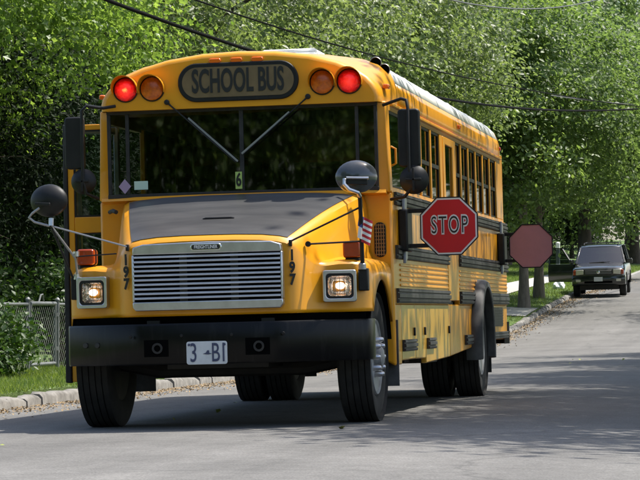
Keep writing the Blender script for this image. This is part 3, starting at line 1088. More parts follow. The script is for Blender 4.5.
# SCHOOL BUS sign: capsule frame, dim translucent face, dark letters
sg = B('name_sign', 'black_plastic', MB().prism([(x, z + 2.782) for x, z in rrect(1.005, 0.318, 0.158, 10)], 'y', FY - 0.022, FY + 0.01), bevel=0.008)
MB().prism([(x, z + 2.782) for x, z in rrect(0.93, 0.248, 0.123, 10)], 'y', FY - 0.026, FY - 0.018).build('sign_face', 'sign_amber_dim', sg)
text_mesh('lettering', 'SCHOOL BUS', 0.268, 'letter_black', face_T(0.0, FY - 0.029, 2.782), sg, sx=0.475, bold=0.0065)
for x in (-0.19, -0.012, 0.162):
    ml = B('marker_lamp', 'chrome', MB().prism([(x + a, 2.956 + b) for a, b in rrect(0.115, 0.05, 0.02, 3)], 'y', FY + 0.0, FY + 0.05), bevel=0.004)
    MB().prism([(x + a, 2.957 + b) for a, b in rrect(0.10, 0.038, 0.016, 3)], 'y', FY - 0.018, FY + 0.01).build('lens', 'amber_small', ml, bevel=0.006)
for s in (1, -1):
    ml = B('marker_lamp', 'amber_small', MB().box((s * 1.165, 1.56, 2.69), (s * 1.215, 1.66, 2.728)), bevel=0.01)
ml = B('marker_lamp', 'amber_small', MB().box((1.19, 6.5, 2.66), (1.225, 6.62, 2.70)), bevel=0.008)
ml = B('marker_lamp', 'red_small', MB().box((1.17, 10.5, 2.66), (1.215, 10.6, 2.70)), bevel=0.008)
# two horn-like cans on the roof edge
for x, z, yy in ((1.045, 2.945, 2.05), (1.115, 2.885, 2.05)):
    hn = B('roof_horn', 'steel_dull', MB().lathe([(yy + 0.12, 0.03), (yy + 0.02, 0.042), (yy - 0.02, 0.052), (yy - 0.025, 0.048), (yy - 0.0, 0.038)], (x, 0, z), 'y', 18))
    MB().lathe([(yy - 0.012, 0.045), (yy - 0.016, 0.0)], (x, 0, z), 'y', 16).build('mouth', 'dark_void', hn)
    MB().tube([(x, yy + 0.06, z - 0.02), (x * 0.99, yy + 0.06, z - 0.09)], 0.012, 6).build('bracket', 'steel_dull', hn)

# ---- windscreen
WY = 1.455
WTOP, WBOT = 2.578, 1.868
for s in (1, -1):                                        # A pillars
    B('pillar', 'yellow', MB().loft([[(s * 1.115, 1.47, z), (s * (1.195 + 0.02 * (1 - t)), 1.50, z), (s * (1.20 + 0.02 * (1 - t)), 1.62, z), (s * 1.13, 1.60, z)] for t, z in ((0, 1.84), (1, 2.585))], closed=True, cap=True), bevel=0.012)
ws = B('windscreen', 'rubber', MB()
       .box((-1.13, WY - 0.006, WTOP - 0.028), (1.13, WY + 0.03, WTOP + 0.006)).box((-1.13, WY - 0.006, WBOT - 0.012), (1.13, WY + 0.03, WBOT + 0.022))
       .box((-0.016, WY - 0.008, WBOT + 0.022), (0.016, WY + 0.03, WTOP - 0.028))
       .box((0.945, WY - 0.007, WBOT + 0.022), (0.972, WY + 0.03, WTOP - 0.028)).box((-0.972, WY - 0.007, WBOT + 0.022), (-0.945, WY + 0.03, WTOP - 0.028))
       .box((1.10, WY - 0.003, WBOT + 0.022), (1.128, WY + 0.03, WTOP - 0.028)).box((-1.128, WY - 0.003, WBOT + 0.022), (-1.10, WY + 0.03, WTOP - 0.028)), bevel=0.004)
for xa, xb in ((-0.945, -0.016), (0.016, 0.945), (-1.10, -0.972), (0.972, 1.10)):
    # slightly bowed panes
    n = 10
    bow = 0.003 if abs(xb - xa) > 0.5 else 0.0
    MB().loft([[(xa + (xb - xa) * k / n, WY + 0.012 - bow * math.sin(math.pi * k / n), z) for k in range(n + 1)] for z in (WBOT + 0.015, WTOP - 0.02)]).build('pane', 'windshield_glass', ws)
for (xa, za), (xb, zb) in (((-0.60, 2.632), (-0.045, 2.125)), ((0.575, 2.635), (0.022, 2.185))):
    wp_ = B('wiper', 'black_plastic', MB().tube([(xa, FY - 0.004, za), (xa + (xb - xa) * 0.06, WY - 0.085, za - 0.03), (xb, WY - 0.045, zb)], [0.010, 0.007, 0.004], 6))
    MB().lathe([(FY + 0.01, 0.022), (FY - 0.02, 0.022), (FY - 0.028, 0.01)], (xa, 0, za), 'y', 12).build('pivot', 'black_plastic', wp_)
    ddx, ddz = xb - xa, zb - za
    MB().bar((xa + ddx * 0.30, WY - 0.03, za + ddz * 0.30 + 0.02), (xa + ddx * 1.03, WY - 0.028, za + ddz * 1.03 + 0.02), 0.008, 0.015).build('blade', 'steel_dull', wp_)
# stickers on the glass
st = B('sticker', 'sticker_lime', MB().box((-0.055, WY - 0.016, 1.905), (0.0, WY - 0.012, 2.045)))
text_mesh('numeral', '6', 0.15, 'letter_black', face_T(-0.0275, WY - 0.018, 1.975), st, sx=0.62, bold=0.004)
B('sticker', 'sticker_violet', MB().prism([(-0.985 + a, 1.955 + b) for a, b in ((0, 0.062), (0.052, 0), (0, -0.062), (-0.052, 0))], 'y', WY - 0.012, WY - 0.009))
B('sticker', 'sticker_pale', MB().box((-0.905, WY - 0.014, 1.925), (-0.79, WY - 0.010, 1.995)))

# ---- front wall of the body either side of the hood, and the cowl ledge
for s in (1, -1):
    B('front_wall', 'yellow', MB().prism([(s * 0.98, 0.55), (s * 1.22, 0.42), (s * 1.22, 1.84), (s * 0.80, 1.84), (s * 0.80, 0.9)], 'y', 1.525, 1.60), bevel=0.022)
B('cowl_ledge', 'yellow', MB().loft([[(-1.185, 1.44, 1.835), (-1.185, 1.46, 1.862), (-1.185, 1.62, 1.866), (-1.185, 1.62, 1.80)], [(-0.4, 1.40, 1.84), (-0.4, 1.43, 1.868), (-0.4, 1.62, 1.866), (-0.4, 1.62, 1.80)],
                                     [(0.4, 1.40, 1.84), (0.4, 1.43, 1.868), (0.4, 1.62, 1.866), (0.4, 1.62, 1.80)], [(1.185, 1.44, 1.835), (1.185, 1.46, 1.862), (1.185, 1.62, 1.866), (1.185, 1.62, 1.80)]], closed=True, cap=True))
for s in (1,):
    vt = B('cowl_vent', 'black_plastic', MB().prism([(s * 1.118 + x, 1.455 + z) for x, z in rrect(0.095, 0.285, 0.045, 6)], 'y', 1.512, 1.53), bevel=0.004)
    m2 = MB()
    for k in range(9):
        m2.bar((s * 1.118 - 0.04, 1.508, 1.335 + k * 0.03), (s * 1.118 + 0.04, 1.508, 1.335 + k * 0.03), 0.007, 0.006)
    for k in range(4):
        m2.bar((s * 1.118 - 0.03 + k * 0.02, 1.505, 1.325), (s * 1.118 - 0.03 + k * 0.02, 1.505, 1.585), 0.006, 0.006)
    m2.build('mesh_grid', 'vent_mesh', vt, smooth=0)

# ---- hood with flared fenders, one continuous skin
AX, AZ, AR = 0.92, 0.51, 0.615         # front wheel arch
HC = [  # xf, yf, zf (top of front face)  |  xc, zc at the cowl
    (0.00, -0.030, 1.478, 0.00, 1.872), (0.20, -0.028, 1.477, 0.33, 1.871), (0.40, -0.020, 1.470, 0.66, 1.862), (0.53, -0.008, 1.456, 0.86, 1.848),
    (0.600, 0.000, 1.440, 0.955, 1.834), (0.650, 0.012, 1.412, 0.995, 1.812), (0.695, 0.05, 1.372, 1.018, 1.74), (0.735, 0.11, 1.322, 1.03, 1.62), (0.775, 0.175, 1.282, 1.035, 1.48),
    (0.82, 0.222, 1.262, 1.04, 1.36), (0.88, 0.248, 1.262, 1.06, 1.30), (0.97, 0.268, 1.272, 1.10, 1.282), (1.07, 0.292, 1.272, 1.145, 1.276), (1.135, 0.325, 1.256, 1.18, 1.258),
    (1.178, 0.372, 1.222, 1.20, 1.222), (1.200, 0.425, 1.165, 1.212, 1.165)]
ZB = 0.872
YC = 1.47


def hood_pt(j, t, s, up=0.0):
    xf, yf, zf, xc, zc = HC[j]
    tt = t ** 0.92
    x = xf + (xc - xf) * (tt if j < 9 else t)
    y = yf + (YC - yf) * t
    z = zf + (zc - zf) * t + (0.032 * math.sin(math.pi * t) if j < 7 else 0.018 * math.sin(math.pi * t) * (1 if j > 9 else 0.3))
    # rounded nose
    z -= 0.030 * max(0, 1 - t / 0.045) ** 2
    return (s * x, y, z + up)


TS = [0.0, 0.012, 0.028, 0.05, 0.09, 0.15, 0.21, 0.27, 0.33, 0.4, 0.47, 0.54, 0.62, 0.7, 0.78, 0.86, 0.93, 1.0]
mb = MB()
cols = []
for s, js in ((-1, list(range(len(HC) - 1, 0, -1))), (1, list(range(len(HC))))):
    for j in js:
        col = []
        for zz in (ZB, ZB + 0.03, (ZB + HC[j][2]) / 2):
            # the front face leans back a little
            col.append((s * HC[j][0], HC[j][1] - 0.0 + 0.02 * (zz - ZB) - 0.012, zz))
        col += [hood_pt(j, t, s) for t in TS]
        cols.append(col)
# fender sides down to the wheel arch
for s in (-1, 1):
    col = []
    j = len(HC) - 1
    for k in range(3):
        col.append((s * 1.207, 0.455, ZB))
    for t in TS:
        y = 0.455 + (YC - 0.455) * t
        dy = y - AX
        z = AZ + math.sqrt(max(0.0, AR * AR - dy * dy)) if abs(dy) < AR else 0.7
        col.append((s * 1.212, y, min(1.13, max(ZB if t < 0.05 else 0.62, z))))
    if s < 0:
        cols.insert(0, col)
    else:
        cols.append(col)
mb.loft(cols)
hood = B('hood', 'yellow', mb, solid=0.02, smooth=32)
# dark grey anti-glare panel on top of the hood
mb = MB()
pan = []
for s, js in ((-1, [4, 3, 2, 1]), (1, [0, 1, 2, 3, 4])):
    for j in js:
        pan.append([hood_pt(j, t, s, 0.006) for t in TS[2:-1]])
mb.loft(pan)
MB_p = mb.build('hood_panel', 'hood_grey', hood, smooth=50)
# hood handle slit
MB().tube([(-0.125, 0.42, 1.628), (-0.10, 0.42, 1.634), (0.10, 0.42, 1.634), (0.125, 0.42, 1.628)], 0.008, 6).build('hood_handle', 'black_plastic', hood)
for s in (-1, 1):     # black rubber hood latch
    if s < 0:
        MB().tube([(s * 1.03, 1.30, 1.74), (s * 1.07, 1.36, 1.755), (s * 1.13, 1.50, 1.75)], 0.018, 8).build('hood_latch', 'rubber', hood)
    MB().box((s * 0.640 - 0.012, -0.016, 1.385), (s * 0.640 + 0.012, 0.02, 1.435)).build('rod_socket', 'black_plastic', hood, bevel=0.004)
# raised panel round each headlamp
for s in (-1, 1):
    pl = [(s * 0.775, 0.885), (s * 1.17, 0.885), (s * 1.18, 1.20), (s * 1.10, 1.245), (s * 0.90, 1.245), (s * 0.855, 1.20)]

# ---- grille
gr = B('grille', 'aluminium', MB()
       .prism([(-0.585, 1.348), (0.585, 1.348), (0.578, 1.405), (0.50, 1.428), (0.0, 1.438), (-0.50, 1.428), (-0.578, 1.405)], 'y', -0.095, -0.015)
       .prism([(-0.588, 0.985), (-0.588, 0.945), (-0.565, 0.916), (0.565, 0.916), (0.588, 0.945), (0.588, 0.985)], 'y', -0.095, -0.015)
       .box((-0.590, -0.090, 0.985), (-0.572, -0.0, 1.348)).box((0.572, -0.090, 0.985), (0.590, -0.015, 1.348)), bevel=0.008)
MB().box((-0.575, -0.062, 0.98), (0.575, -0.056, 1.36)).build('radiator_screen', 'dark_void', gr)
for k in range(10):
    z = 1.012 + k * 0.0352
    MB().prism([(-0.094, z - 0.008), (-0.097, z - 0.004), (-0.086, z + 0.009), (-0.080, z + 0.007), (-0.088, z - 0.008)], 'x', -0.573, 0.573).build('slat', 'slat_silver', gr)
for x in (-0.19, 0.21):
    MB().box((x - 0.03, -0.068, 0.985), (x + 0.03, -0.0635, 1.348)).build('grille_stay', 'rail_black', gr)
bd = MB().prism([(x, 1.395 + z) for x, z in rrect(0.245, 0.055, 0.026, 6)], 'y', -0.110, -0.092).build('badge', 'chrome', gr, bevel=0.005)
MB().prism([(x, 1.395 + z) for x, z in rrect(0.222, 0.036, 0.017, 6)], 'y', -0.113, -0.108).build('badge_field', 'letter_black', gr)
text_mesh('badge_lettering', 'FREIGHTLINER', 0.036, 'sign_white', face_T(0, -0.115, 1.395), gr, sx=0.78, bold=0.0005, depth=0.001)
# fleet number 197 stacked on both sides of the grille
for s in (-1, 1):
    for k, ch in enumerate('197'):
        text_mesh('numeral', ch, 0.112, 'letter_black', face_T(s * 0.652, -0.014 + (1.31 - k * 0.093) * 0.0, 1.312 - k * 0.093, 0.0, s * 0.25), hood, sx=0.78, bold=0.0055, depth=0.003)

# ---- headlamps and turn signals
for s in (-1, 1):
    x0, z0 = s * 0.972, 1.072
    yw = s * 0.20
    T = Matrix.Translation((x0, 0.248, z0)) @ Matrix.Rotation(yw, 4, 'Z')
    hl = B('headlamp', 'chrome', MB())
    bpy.data.objects.remove(hl)

    def ring(w1, h1, w2, h2, y0, y1, r1, r2):
        a, b = rrect(w1, h1, r1, 4), rrect(w2, h2, r2, 4)
        secs = [[T @ Vector((x, y1, z)) for x, z in a], [T @ Vector((x, y0, z)) for x, z in a], [T @ Vector((x, y0, z)) for x, z in b], [T @ Vector((x, y1, z)) for x, z in b]]
        m_ = MB()
        n_ = len(a)
        vs = [p for q in secs for p in q]
        fs = []
        for i in range(3):
            for k in range(n_):
                fs.append((i * n_ + k, i * n_ + (k + 1) % n_, (i + 1) * n_ + (k + 1) % n_, (i + 1) * n_ + k))
        return m_.add(vs, fs)
    hl = B('headlamp', 'aluminium', ring(0.262, 0.246, 0.212, 0.190, -0.052, 0.03, 0.02, 0.03), bevel=0.006)
    ring(0.212, 0.190, 0.182, 0.155, -0.046, 0.02, 0.03, 0.03).build('gasket', 'black_plastic', hl)
    m_ = MB()
    secs = []
    for f, y in ((1.0, -0.030), (0.8, -0.005), (0.5, 0.015), (0.15, 0.022)):
        secs.append([T @ Vector((x * f, y, z * f)) for x, z in rrect(0.186, 0.158, 0.03, 4)])
    m_.loft(secs, closed=True)
    m_.add(secs[-1], [tuple(range(len(secs[-1])))])
    m_.build('reflector_bowl', 'reflector', hl)
    m_ = MB()
    for k in range(5):      # vertical lens flutes
        xx = -0.07 + k * 0.035
        m_.tube([T @ Vector((xx, -0.030, -0.068)), T @ Vector((xx, -0.034, 0)), T @ Vector((xx, -0.030, 0.068))], 0.004, 5)
    m_.build('lens_flute', 'lamp_glass', hl)
    m_ = MB()
    m_.loft([[T @ Vector((x * f, y, z * f)) for x, z in rrect(0.186, 0.158, 0.03, 4)] for f, y in ((1.0, -0.036), (0.7, -0.042), (0.01, -0.045))], closed=True)
    m_.build('lens', 'lamp_glass', hl)
    m_ = MB()
    m_.add([T @ Vector((0.040 * math.cos(a) + s * 0.006, -0.004, 0.028 * math.sin(a) + 0.002)) for a in np.linspace(0, 6.283, 14)[:-1]], [tuple(range(13))])
    m_.build('bulb', 'headlamp_core', hl)
    # turn signal on a foot on the fender top
    tx = s * 1.06
    ts = B('turn_signal', 'black_plastic', MB().box((tx - 0.055, 0.36, 1.262), (tx + 0.055, 0.47, 1.292)), bevel=0.008)
    MB().prism([(tx + a, 1.355 + b) for a, b in rrect(0.138, 0.125, 0.022, 3)], 'y', 0.335, 0.475).build('lens', 'signal_amber', ts, bevel=0.012)
    MB().prism([(tx + a, 1.355 + b) for a, b in rrect(0.146, 0.133, 0.022, 3)], 'y', 0.39, 0.42).build('band', 'black_plastic', ts)

# ---- bumper: flat centre, ends swept back
def bump_plan(off):
    c = [(-1.205, 0.52), (-1.205, 0.33), (-1.175, 0.265), (-0.58, -0.10), (-0.50, -0.12), (0.50, -0.12), (0.58, -0.10), (1.175, 0.265), (1.205, 0.33), (1.205, 0.52)]
    return [(x * (1 - off * 0.9), y + off * (1.0 if abs(x) < 1.2 else 0)) for x, y in c]


mb = MB()
o_, i_ = bump_plan(0), bump_plan(0.05)
prof_b = [(0.0, 0.500), (-0.012, 0.515), (-0.012, 0.798), (0.0, 0.815)]
outer = [[(x, y + dy, z) for dy, z in prof_b] + [(xi, yi, 0.815), (xi, yi, 0.500)] for (x, y), (xi, yi) in zip(o_, i_)]
mb.loft(outer, closed=True, cap=True)
bumper = B('bumper', 'black_paint', mb, smooth=40)
for x in (-0.402, 0.39):
    tp = MB().box((x - 0.095, -0.136, 0.562), (x + 0.095, -0.131, 0.692)).build('tow_pocket', 'dark_void', bumper)  # flat black plate painting the shade of a recess
    MB().lathe([(-0.145, 0.042), (-0.145, 0.026), (-0.137, 0.026), (-0.137, 0.042)], (x + 0.01, 0, 0.627), 'y', 16, closed=True).build('tow_eye', 'chassis', bumper)
    for dx in (-0.2, 0.2):
        MB().lathe([(-0.131, 0.014), (-0.139, 0.012), (-0.141, 0.0)], (x + dx, 0, 0.72), 'y', 8).build('bolt', 'black_plastic', bumper)
for x in (-0.92, -1.03):
    yb = 0.265 - (1.175 - abs(x)) * 0.613 - 0.022
    MB().lathe([(yb + 0.02, 0.022), (yb - 0.004, 0.02), (yb - 0.006, 0.0)], (x, 0, 0.66), 'y', 10).build('bolt', 'rail_black', bumper)
B('bumper_gap', 'dark_void', MB().prism([(-1.16, 0.52), (-1.15, 0.36), (-0.62, 0.03), (0.62, 0.03), (1.15, 0.36), (1.16, 0.52)], 'z', 0.78, 0.868))  # black filler painting the shade between bumper and hood
plate = B('licence_plate', 'plate_white', MB().prism([(-0.004 + x, 0.585 + z) for x, z in rrect(0.318, 0.176, 0.018, 3)], 'y', -0.146, -0.140), bevel=0.002)
text_mesh('numeral', '3', 0.205, 'plate_blue', face_T(-0.108, -0.148, 0.58), plate, sx=0.62, bold=0.001, depth=0.001)
text_mesh('lettering', 'B', 0.205, 'plate_blue', face_T(0.064, -0.148, 0.58), plate, sx=0.62, bold=0.001, depth=0.001)
text_mesh('lettering', 'I', 0.205, 'plate_blue', face_T(0.126, -0.148, 0.58), plate, sx=0.62, bold=0.001, depth=0.001)
MB().prism([(-0.035, 0.578), (-0.012, 0.586), (0.0, 0.604), (0.014, 0.604), (0.016, 0.584), (0.036, 0.578), (0.008, 0.572), (-0.014, 0.574)], 'y', -0.1485, -0.1455).build('state_emblem', 'plate_blue', plate)
for x in (-0.142, 0.134):
    MB().lathe([(-0.140, 0.011), (-0.150, 0.010), (-0.151, 0)], (x, 0, 0.648), 'y', 8).build('bolt', 'plate_blue', plate)

# ---- crossover mirrors on hood posts, with stay rods
def oval_mirror(c, rx, rz, name, yaw):
    T = Matrix.Translation(c) @ Matrix.Rotation(yaw, 4, 'Z')
    secs = []
    for f, y in ((0.02, -0.075), (0.35, -0.069), (0.65, -0.052), (0.86, -0.028), (0.97, -0.006), (1.0, 0.012), (0.97, 0.024)):
        secs.append([T @ Vector((rx * f * math.cos(a), y, rz * f * math.sin(a))) for a in np.linspace(0, 2 * math.pi, 29)[:-1]])
    return MB().loft(secs, closed=True, cap=True), T


for s, c in ((1, (1.150, 0.10, 1.905)), (-1, (-1.285, 0.10, 1.800))):
    mb, T = oval_mirror(c, 0.162, 0.128, 'm', s * 0.25)
    mr = B('crossover_mirror', 'black_plastic' if s < 0 else 'mirror_shell', mb)
    # cast clamp loop on the back of the mirror
    if s > 0:
        MB().tube([T @ Vector((x, y, z)) for x, y, z in ((-0.10, -0.085, -0.02), (-0.105, -0.10, -0.06), (-0.07, -0.10, -0.10), (0.0, -0.08, -0.125), (0.02, -0.02, -0.15))], 0.016, 8).build('clamp', 'aluminium', mr)
        MB().bar(T @ Vector((-0.085, -0.085, -0.035)), T @ Vector((0.075, -0.085, -0.042)), 0.03, 0.055).build('clamp_plate', 'black_plastic', mr, bevel=0.006)
        MB().tube([T @ Vector((-0.09, -0.118, -0.012)), T @ Vector((0.08, -0.118, -0.018))], 0.010, 8).build('clamp_bar', 'aluminium', mr)
        MB().tube([(1.165, 0.10, 1.79), (1.168, 0.14, 1.72), (1.160, 0.22, 1.35), (1.158, 0.25, 1.20)], 0.017, 8).build('post', 'black_plastic', mr)
        MB().box((1.12, 0.255, 1.03), (1.195, 0.34, 1.205)).build('bracket', 'black_plastic', mr, bevel=0.01)
        MB().lathe([(1.195, 0.03), (1.235, 0.03), (1.25, 0.018), (1.25, 0.0)], (1.155, 0.25, 0), 'z', 12).build('collar', 'steel_dull', mr)
        MB().tube([(0.640, -0.014, 1.42), (1.163, 0.16, 1.672)], 0.0085, 6).build('stay_rod', 'black_plastic', mr)
        MB().tube([(0.76, 0.13, 1.40), (1.160, 0.22, 1.412)], 0.0085, 6).build('stay_rod', 'black_plastic', mr)
        MB().lathe([(0.12, 0.022), (0.15, 0.022), (0.155, 0)], (0.755, 0, 1.400), 'y', 10).build('rod_end', 'black_plastic', mr)
    else:
        MB().tube([T @ Vector((x, y, z)) for x, y, z in ((-0.02, -0.11, -0.06), (-0.08, -0.12, -0.10), (-0.12, -0.10, -0.13), (-0.09, -0.07, -0.165), (0.02, -0.03, -0.20))], 0.010, 8).build('clamp', 'steel_dull', mr)
        MB().bar(T @ Vector((-0.06, -0.105, -0.025)), T @ Vector((0.07, -0.105, -0.035)), 0.02, 0.022).build('clamp_plate', 'black_plastic', mr, bevel=0.004)
        ap = (-1.262, 0.07, 1.60)
        MB().tube([ap, (-1.262, 0.08, 1.66)], 0.02, 8).build('collar', 'aluminium', mr)
        MB().tube([ap, (-1.115, 0.245, 1.345), (-1.105, 0.26, 1.20)], 0.010, 8).build('post', 'steel_dull', mr)
        MB().tube([ap, (-1.14, 0.245, 1.19)], 0.010, 8).build('stay_rod', 'black_plastic', mr)
        MB().tube([ap, (-0.640, -0.014, 1.418)], 0.0075, 6).build('stay_rod', 'steel_dull', mr)
        MB().tube([(-1.10, 0.25, 1.36), (-0.76, 0.13, 1.37)], 0.006, 6).build('stay_rod', 'black_plastic', mr)
        MB().box((-1.165, 0.26, 1.02), (-1.10, 0.35, 1.20)).build('bracket', 'black_plastic', mr, bevel=0.01)
        for z in (1.20, 1.38):
            MB().lathe([(z - 0.02, 0.026), (z + 0.02, 0.026)], (-1.11, 0.25, 0), 'z', 10).build('clamp_nut', 'aluminium', mr)
# small flag tied to the right-hand post
flag = empty('small_flag', (1.178, 0.16, 1.50), (0, R(8), 0))
flag.scale = (0.78, 1, 0.95)
flag.parent = bus
n = 7
def flag_strip(z0, z1, x0, x1, m_, nm):
    secs = []
    for k in range(n):
        t = k / (n - 1)
        x = x0 + (x1 - x0) * t
        y = 0.012 * math.sin(9 * x * 10) + 0.02 * t
        secs.append([(x, y, z0 - 0.10 * (x / 0.085) * 0.25), (x, y, z1 - 0.10 * (x / 0.085) * 0.25), (x, y + 0.003, z1 - 0.10 * (x / 0.085) * 0.25), (x, y + 0.003, z0 - 0.10 * (x / 0.085) * 0.25)])
    MB().loft(secs, closed=True, cap=True).build(nm, m_, flag, smooth=60)
for k in range(9):
    z0 = -0.10 + k * 0.0225
    flag_strip(z0, z0 + 0.0215, 0.0, 0.085, 'flag_red' if k % 2 == 0 else 'sign_white', 'stripe')
flag_strip(0.01, 0.10, -0.055, -0.004, 'flag_blue', 'canton')
flag_strip(-0.08, 0.01, -0.045, -0.004, 'sign_white', 'stripe')

# ---- flat mirrors with round ones below, on tube arms
def side_mirror(s, x0, x1, z0, z1, rc, rr, arm):
    y = 1.30
    mr = B('side_mirror', 'black_plastic', MB().prism([((x0 + x1) / 2 + a, (z0 + z1) / 2 + b) for a, b in rrect(abs(x1 - x0), z1 - z0, 0.03, 3)], 'y', y, y + 0.075), bevel=0.012)
    MB().prism([((x0 + x1) / 2 + a, (z0 + z1) / 2 + b) for a, b in rrect(abs(x1 - x0) - 0.03, z1 - z0 - 0.03, 0.02, 3)], 'y', y + 0.076, y + 0.079).build('mirror_glass', 'chrome', mr)
    cv = MB().lathe([(y - 0.055, 0.0), (y - 0.052, rr * 0.35), (y - 0.035, rr * 0.75), (y, rr), (y + 0.012, rr), (y + 0.016, rr * 0.97), (y + 0.016, 0)], (rc[0], 0, rc[1]), 'y', 26).build('convex_mirror', 'black_plastic', mr)
    MB().bar((rc[0] - rr * 0.55, y - 0.056, rc[1]), (rc[0] + rr * 0.55, y - 0.056, rc[1]), 0.014, 0.018).build('cross_bar', 'black_plastic', mr, bevel=0.003)
    MB().bar((rc[0], y - 0.056, rc[1] - rr * 0.8), (rc[0], y - 0.056, rc[1] + rr * 0.8), 0.014, 0.018).build('cross_bar', 'black_plastic', mr, bevel=0.003)
    MB().tube(arm, 0.0135, 8).build('arm', 'black_plastic', mr)
    return mr


side_mirror(1, 1.315, 1.492, 2.03, 2.50, (1.438, 1.925), 0.118,
            [(1.185, 1.42, 2.545), (1.25, 1.37, 2.56), (1.345, 1.33, 2.585), (1.39, 1.31, 2.57), (1.405, 1.275, 2.50), (1.405, 1.27, 2.0), (1.42, 1.27, 1.86), (1.36, 1.30, 1.79), (1.22, 1.50, 1.78)])
side_mirror(-1, -1.452, -1.292, 2.105, 2.535, (-1.298, 2.0), 0.105,
            [(-1.03, 1.36, 2.615), (-1.12, 1.30, 2.598), (-1.25, 1.26, 2.618), (-1.29, 1.25, 2.58), (-1.29, 1.25, 2.0), (-1.27, 1.27, 1.90), (-1.20, 1.40, 1.86)])

# ---- side walls, windows, rails
def rail_mesh(s, ya, yb, z0, z1):
    h = z1 - z0
    pr = [(1.218, z0), (1.240, z0), (1.246, z0 + 0.1 * h), (1.246, z0 + 0.22 * h), (1.234, z0 + 0.26 * h), (1.234, z0 + 0.32 * h), (1.250, z0 + 0.37 * h), (1.250, z0 + 0.63 * h), (1.234, z0 + 0.68 * h), (1.234, z0 + 0.74 * h),
          (1.246, z0 + 0.78 * h), (1.246, z0 + 0.9 * h), (1.240, z1), (1.218, z1)]
    return MB().loft([[(s * x, y, z) for x, z in pr] for y in (ya, yb)], closed=True, cap=True)


POSTS_L = [3.02, 3.62, 4.33, 5.10, 6.16, 6.72, 7.38, 8.05, 8.73, 9.41, 10.10]


def pane_win(s, ya, yb, z0, z1, split=True, parent=None, m='side_glass'):
    fr = 0.022
    x = 1.176
    mb = MB()
    for a, b in (((ya, z0), (yb, z0 + fr)), ((ya, z1 - fr), (yb, z1)), ((ya, z0 + fr), (ya + fr, z1 - fr)), ((yb - fr, z0 + fr), (yb, z1 - fr))):
        mb.box((s * (x - 0.012), a[0], a[1]), (s * (x + 0.012), b[0], b[1]))
    zm = z0 + (z1 - z0) * 0.5
    if split:
        mb.box((s * (x - 0.01), ya + fr, zm - 0.018), (s * (x + 0.016), yb - fr, zm + 0.018))
    w = B('window', 'black_plastic', mb, parent)
    if split:
        for a, b in ((z0 + fr, zm - 0.018), (zm + 0.018, z1 - fr)):
            MB().box((s * (x - 0.003), ya + fr, a), (s * (x + 0.003), yb - fr, b)).build('pane', m, w)
    else:
        MB().box((s * (x - 0.003), ya + fr, z0 + fr), (s * (x + 0.003), yb - fr, z1 - fr)).build('pane', m, w)
    return w


for s in (1, -1):
    left = s > 0
    gap = (5.24, 6.10) if left else (1.86, 2.80)      # emergency door / entrance
    segs = ((Y0 + 0.05, gap[0]), (gap[1], Y1 - 0.02))
    for a, b in segs:
        if b - a > 0.35:
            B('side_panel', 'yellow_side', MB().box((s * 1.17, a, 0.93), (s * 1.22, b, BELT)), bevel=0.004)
            for z0, z1 in ((1.742, 1.848), (1.300, 1.412), (0.938, 1.058)):
                B('rub_rail', 'rail_black', rail_mesh(s, max(a + 0.05, 1.66), b - 0.01, z0, z1))
            for k in range(5):
                z = 1.085 + k * 0.042
                B('panel_rib', 'yellow_side', MB().loft([[(s * 1.219, y, z - 0.012), (s * 1.229, y, z - 0.006), (s * 1.229, y, z + 0.006), (s * 1.219, y, z + 0.012)] for y in (max(a + 0.03, 1.9), b - 0.04)], closed=True, cap=True))
    # header above the windows
    B('window_header', 'yellow_side', MB().box((s * 1.155, 1.60, HEAD), (s * 1.198, Y1 - 0.1, 2.577)))
    B('window_sill', 'yellow_side', MB().box((s * 1.155, 1.60 if left else 2.85, BELT - 0.01), (s * 1.205, Y1 - 0.1, BELT + 0.03)), bevel=0.004)
    ps = POSTS_L
    for k, y in enumerate(ps):
        wd = 0.085 if y in (5.10, 6.16) and left else 0.032
        B('window_post', 'yellow_side', MB().box((s * 1.158, y - wd, BELT + 0.03), (s * 1.204, y + wd, HEAD)), bevel=0.008)
    for a, b in zip(ps[:-1], ps[1:]):
        if left and a == 5.10:
            continue
        wa = 0.085 if left and a in (5.10, 6.16) else 0.032
        wb_ = 0.085 if left and b in (5.10, 6.16) else 0.032
        pane_win(s, a + wa, b - wb_, BELT + 0.03, HEAD)
    # rear quarter
    B('corner_panel', 'yellow_side', MB().box((s * 1.158, 10.13, BELT + 0.03), (s * 1.20, Y1 - 0.02, HEAD + 0.06)), bevel=0.01)
    if left:
        pane_win(s, 1.62, 2.985, BELT + 0.03, HEAD, split=False)
        B('grab_handle', 'yellow', MB().tube([(1.205, 1.66, 2.06), (1.245, 1.66, 2.08), (1.245, 1.66, 2.20), (1.205, 1.66, 2.22)], 0.010, 8))
        ed = B('emergency_door', 'yellow_side', MB().box((1.17, 5.25, 0.965), (1.226, 6.09, BELT + 0.05))
               .box((1.17, 5.19, BELT + 0.05), (1.212, 5.34, 2.515)).box((1.17, 5.95, BELT + 0.05), (1.212, 6.07, 2.515)).box((1.17, 5.34, 2.44), (1.212, 5.95, 2.515)), bevel=0.008)
        MB().box((1.186, 5.345, BELT + 0.055), (1.194, 5.945, 2.435)).build('pane', 'side_glass', ed)
        MB().tube([(1.226, 5.40, 1.52), (1.265, 5.42, 1.52), (1.265, 5.55, 1.52)], 0.012, 8).build('door_handle', 'black_plastic', ed)
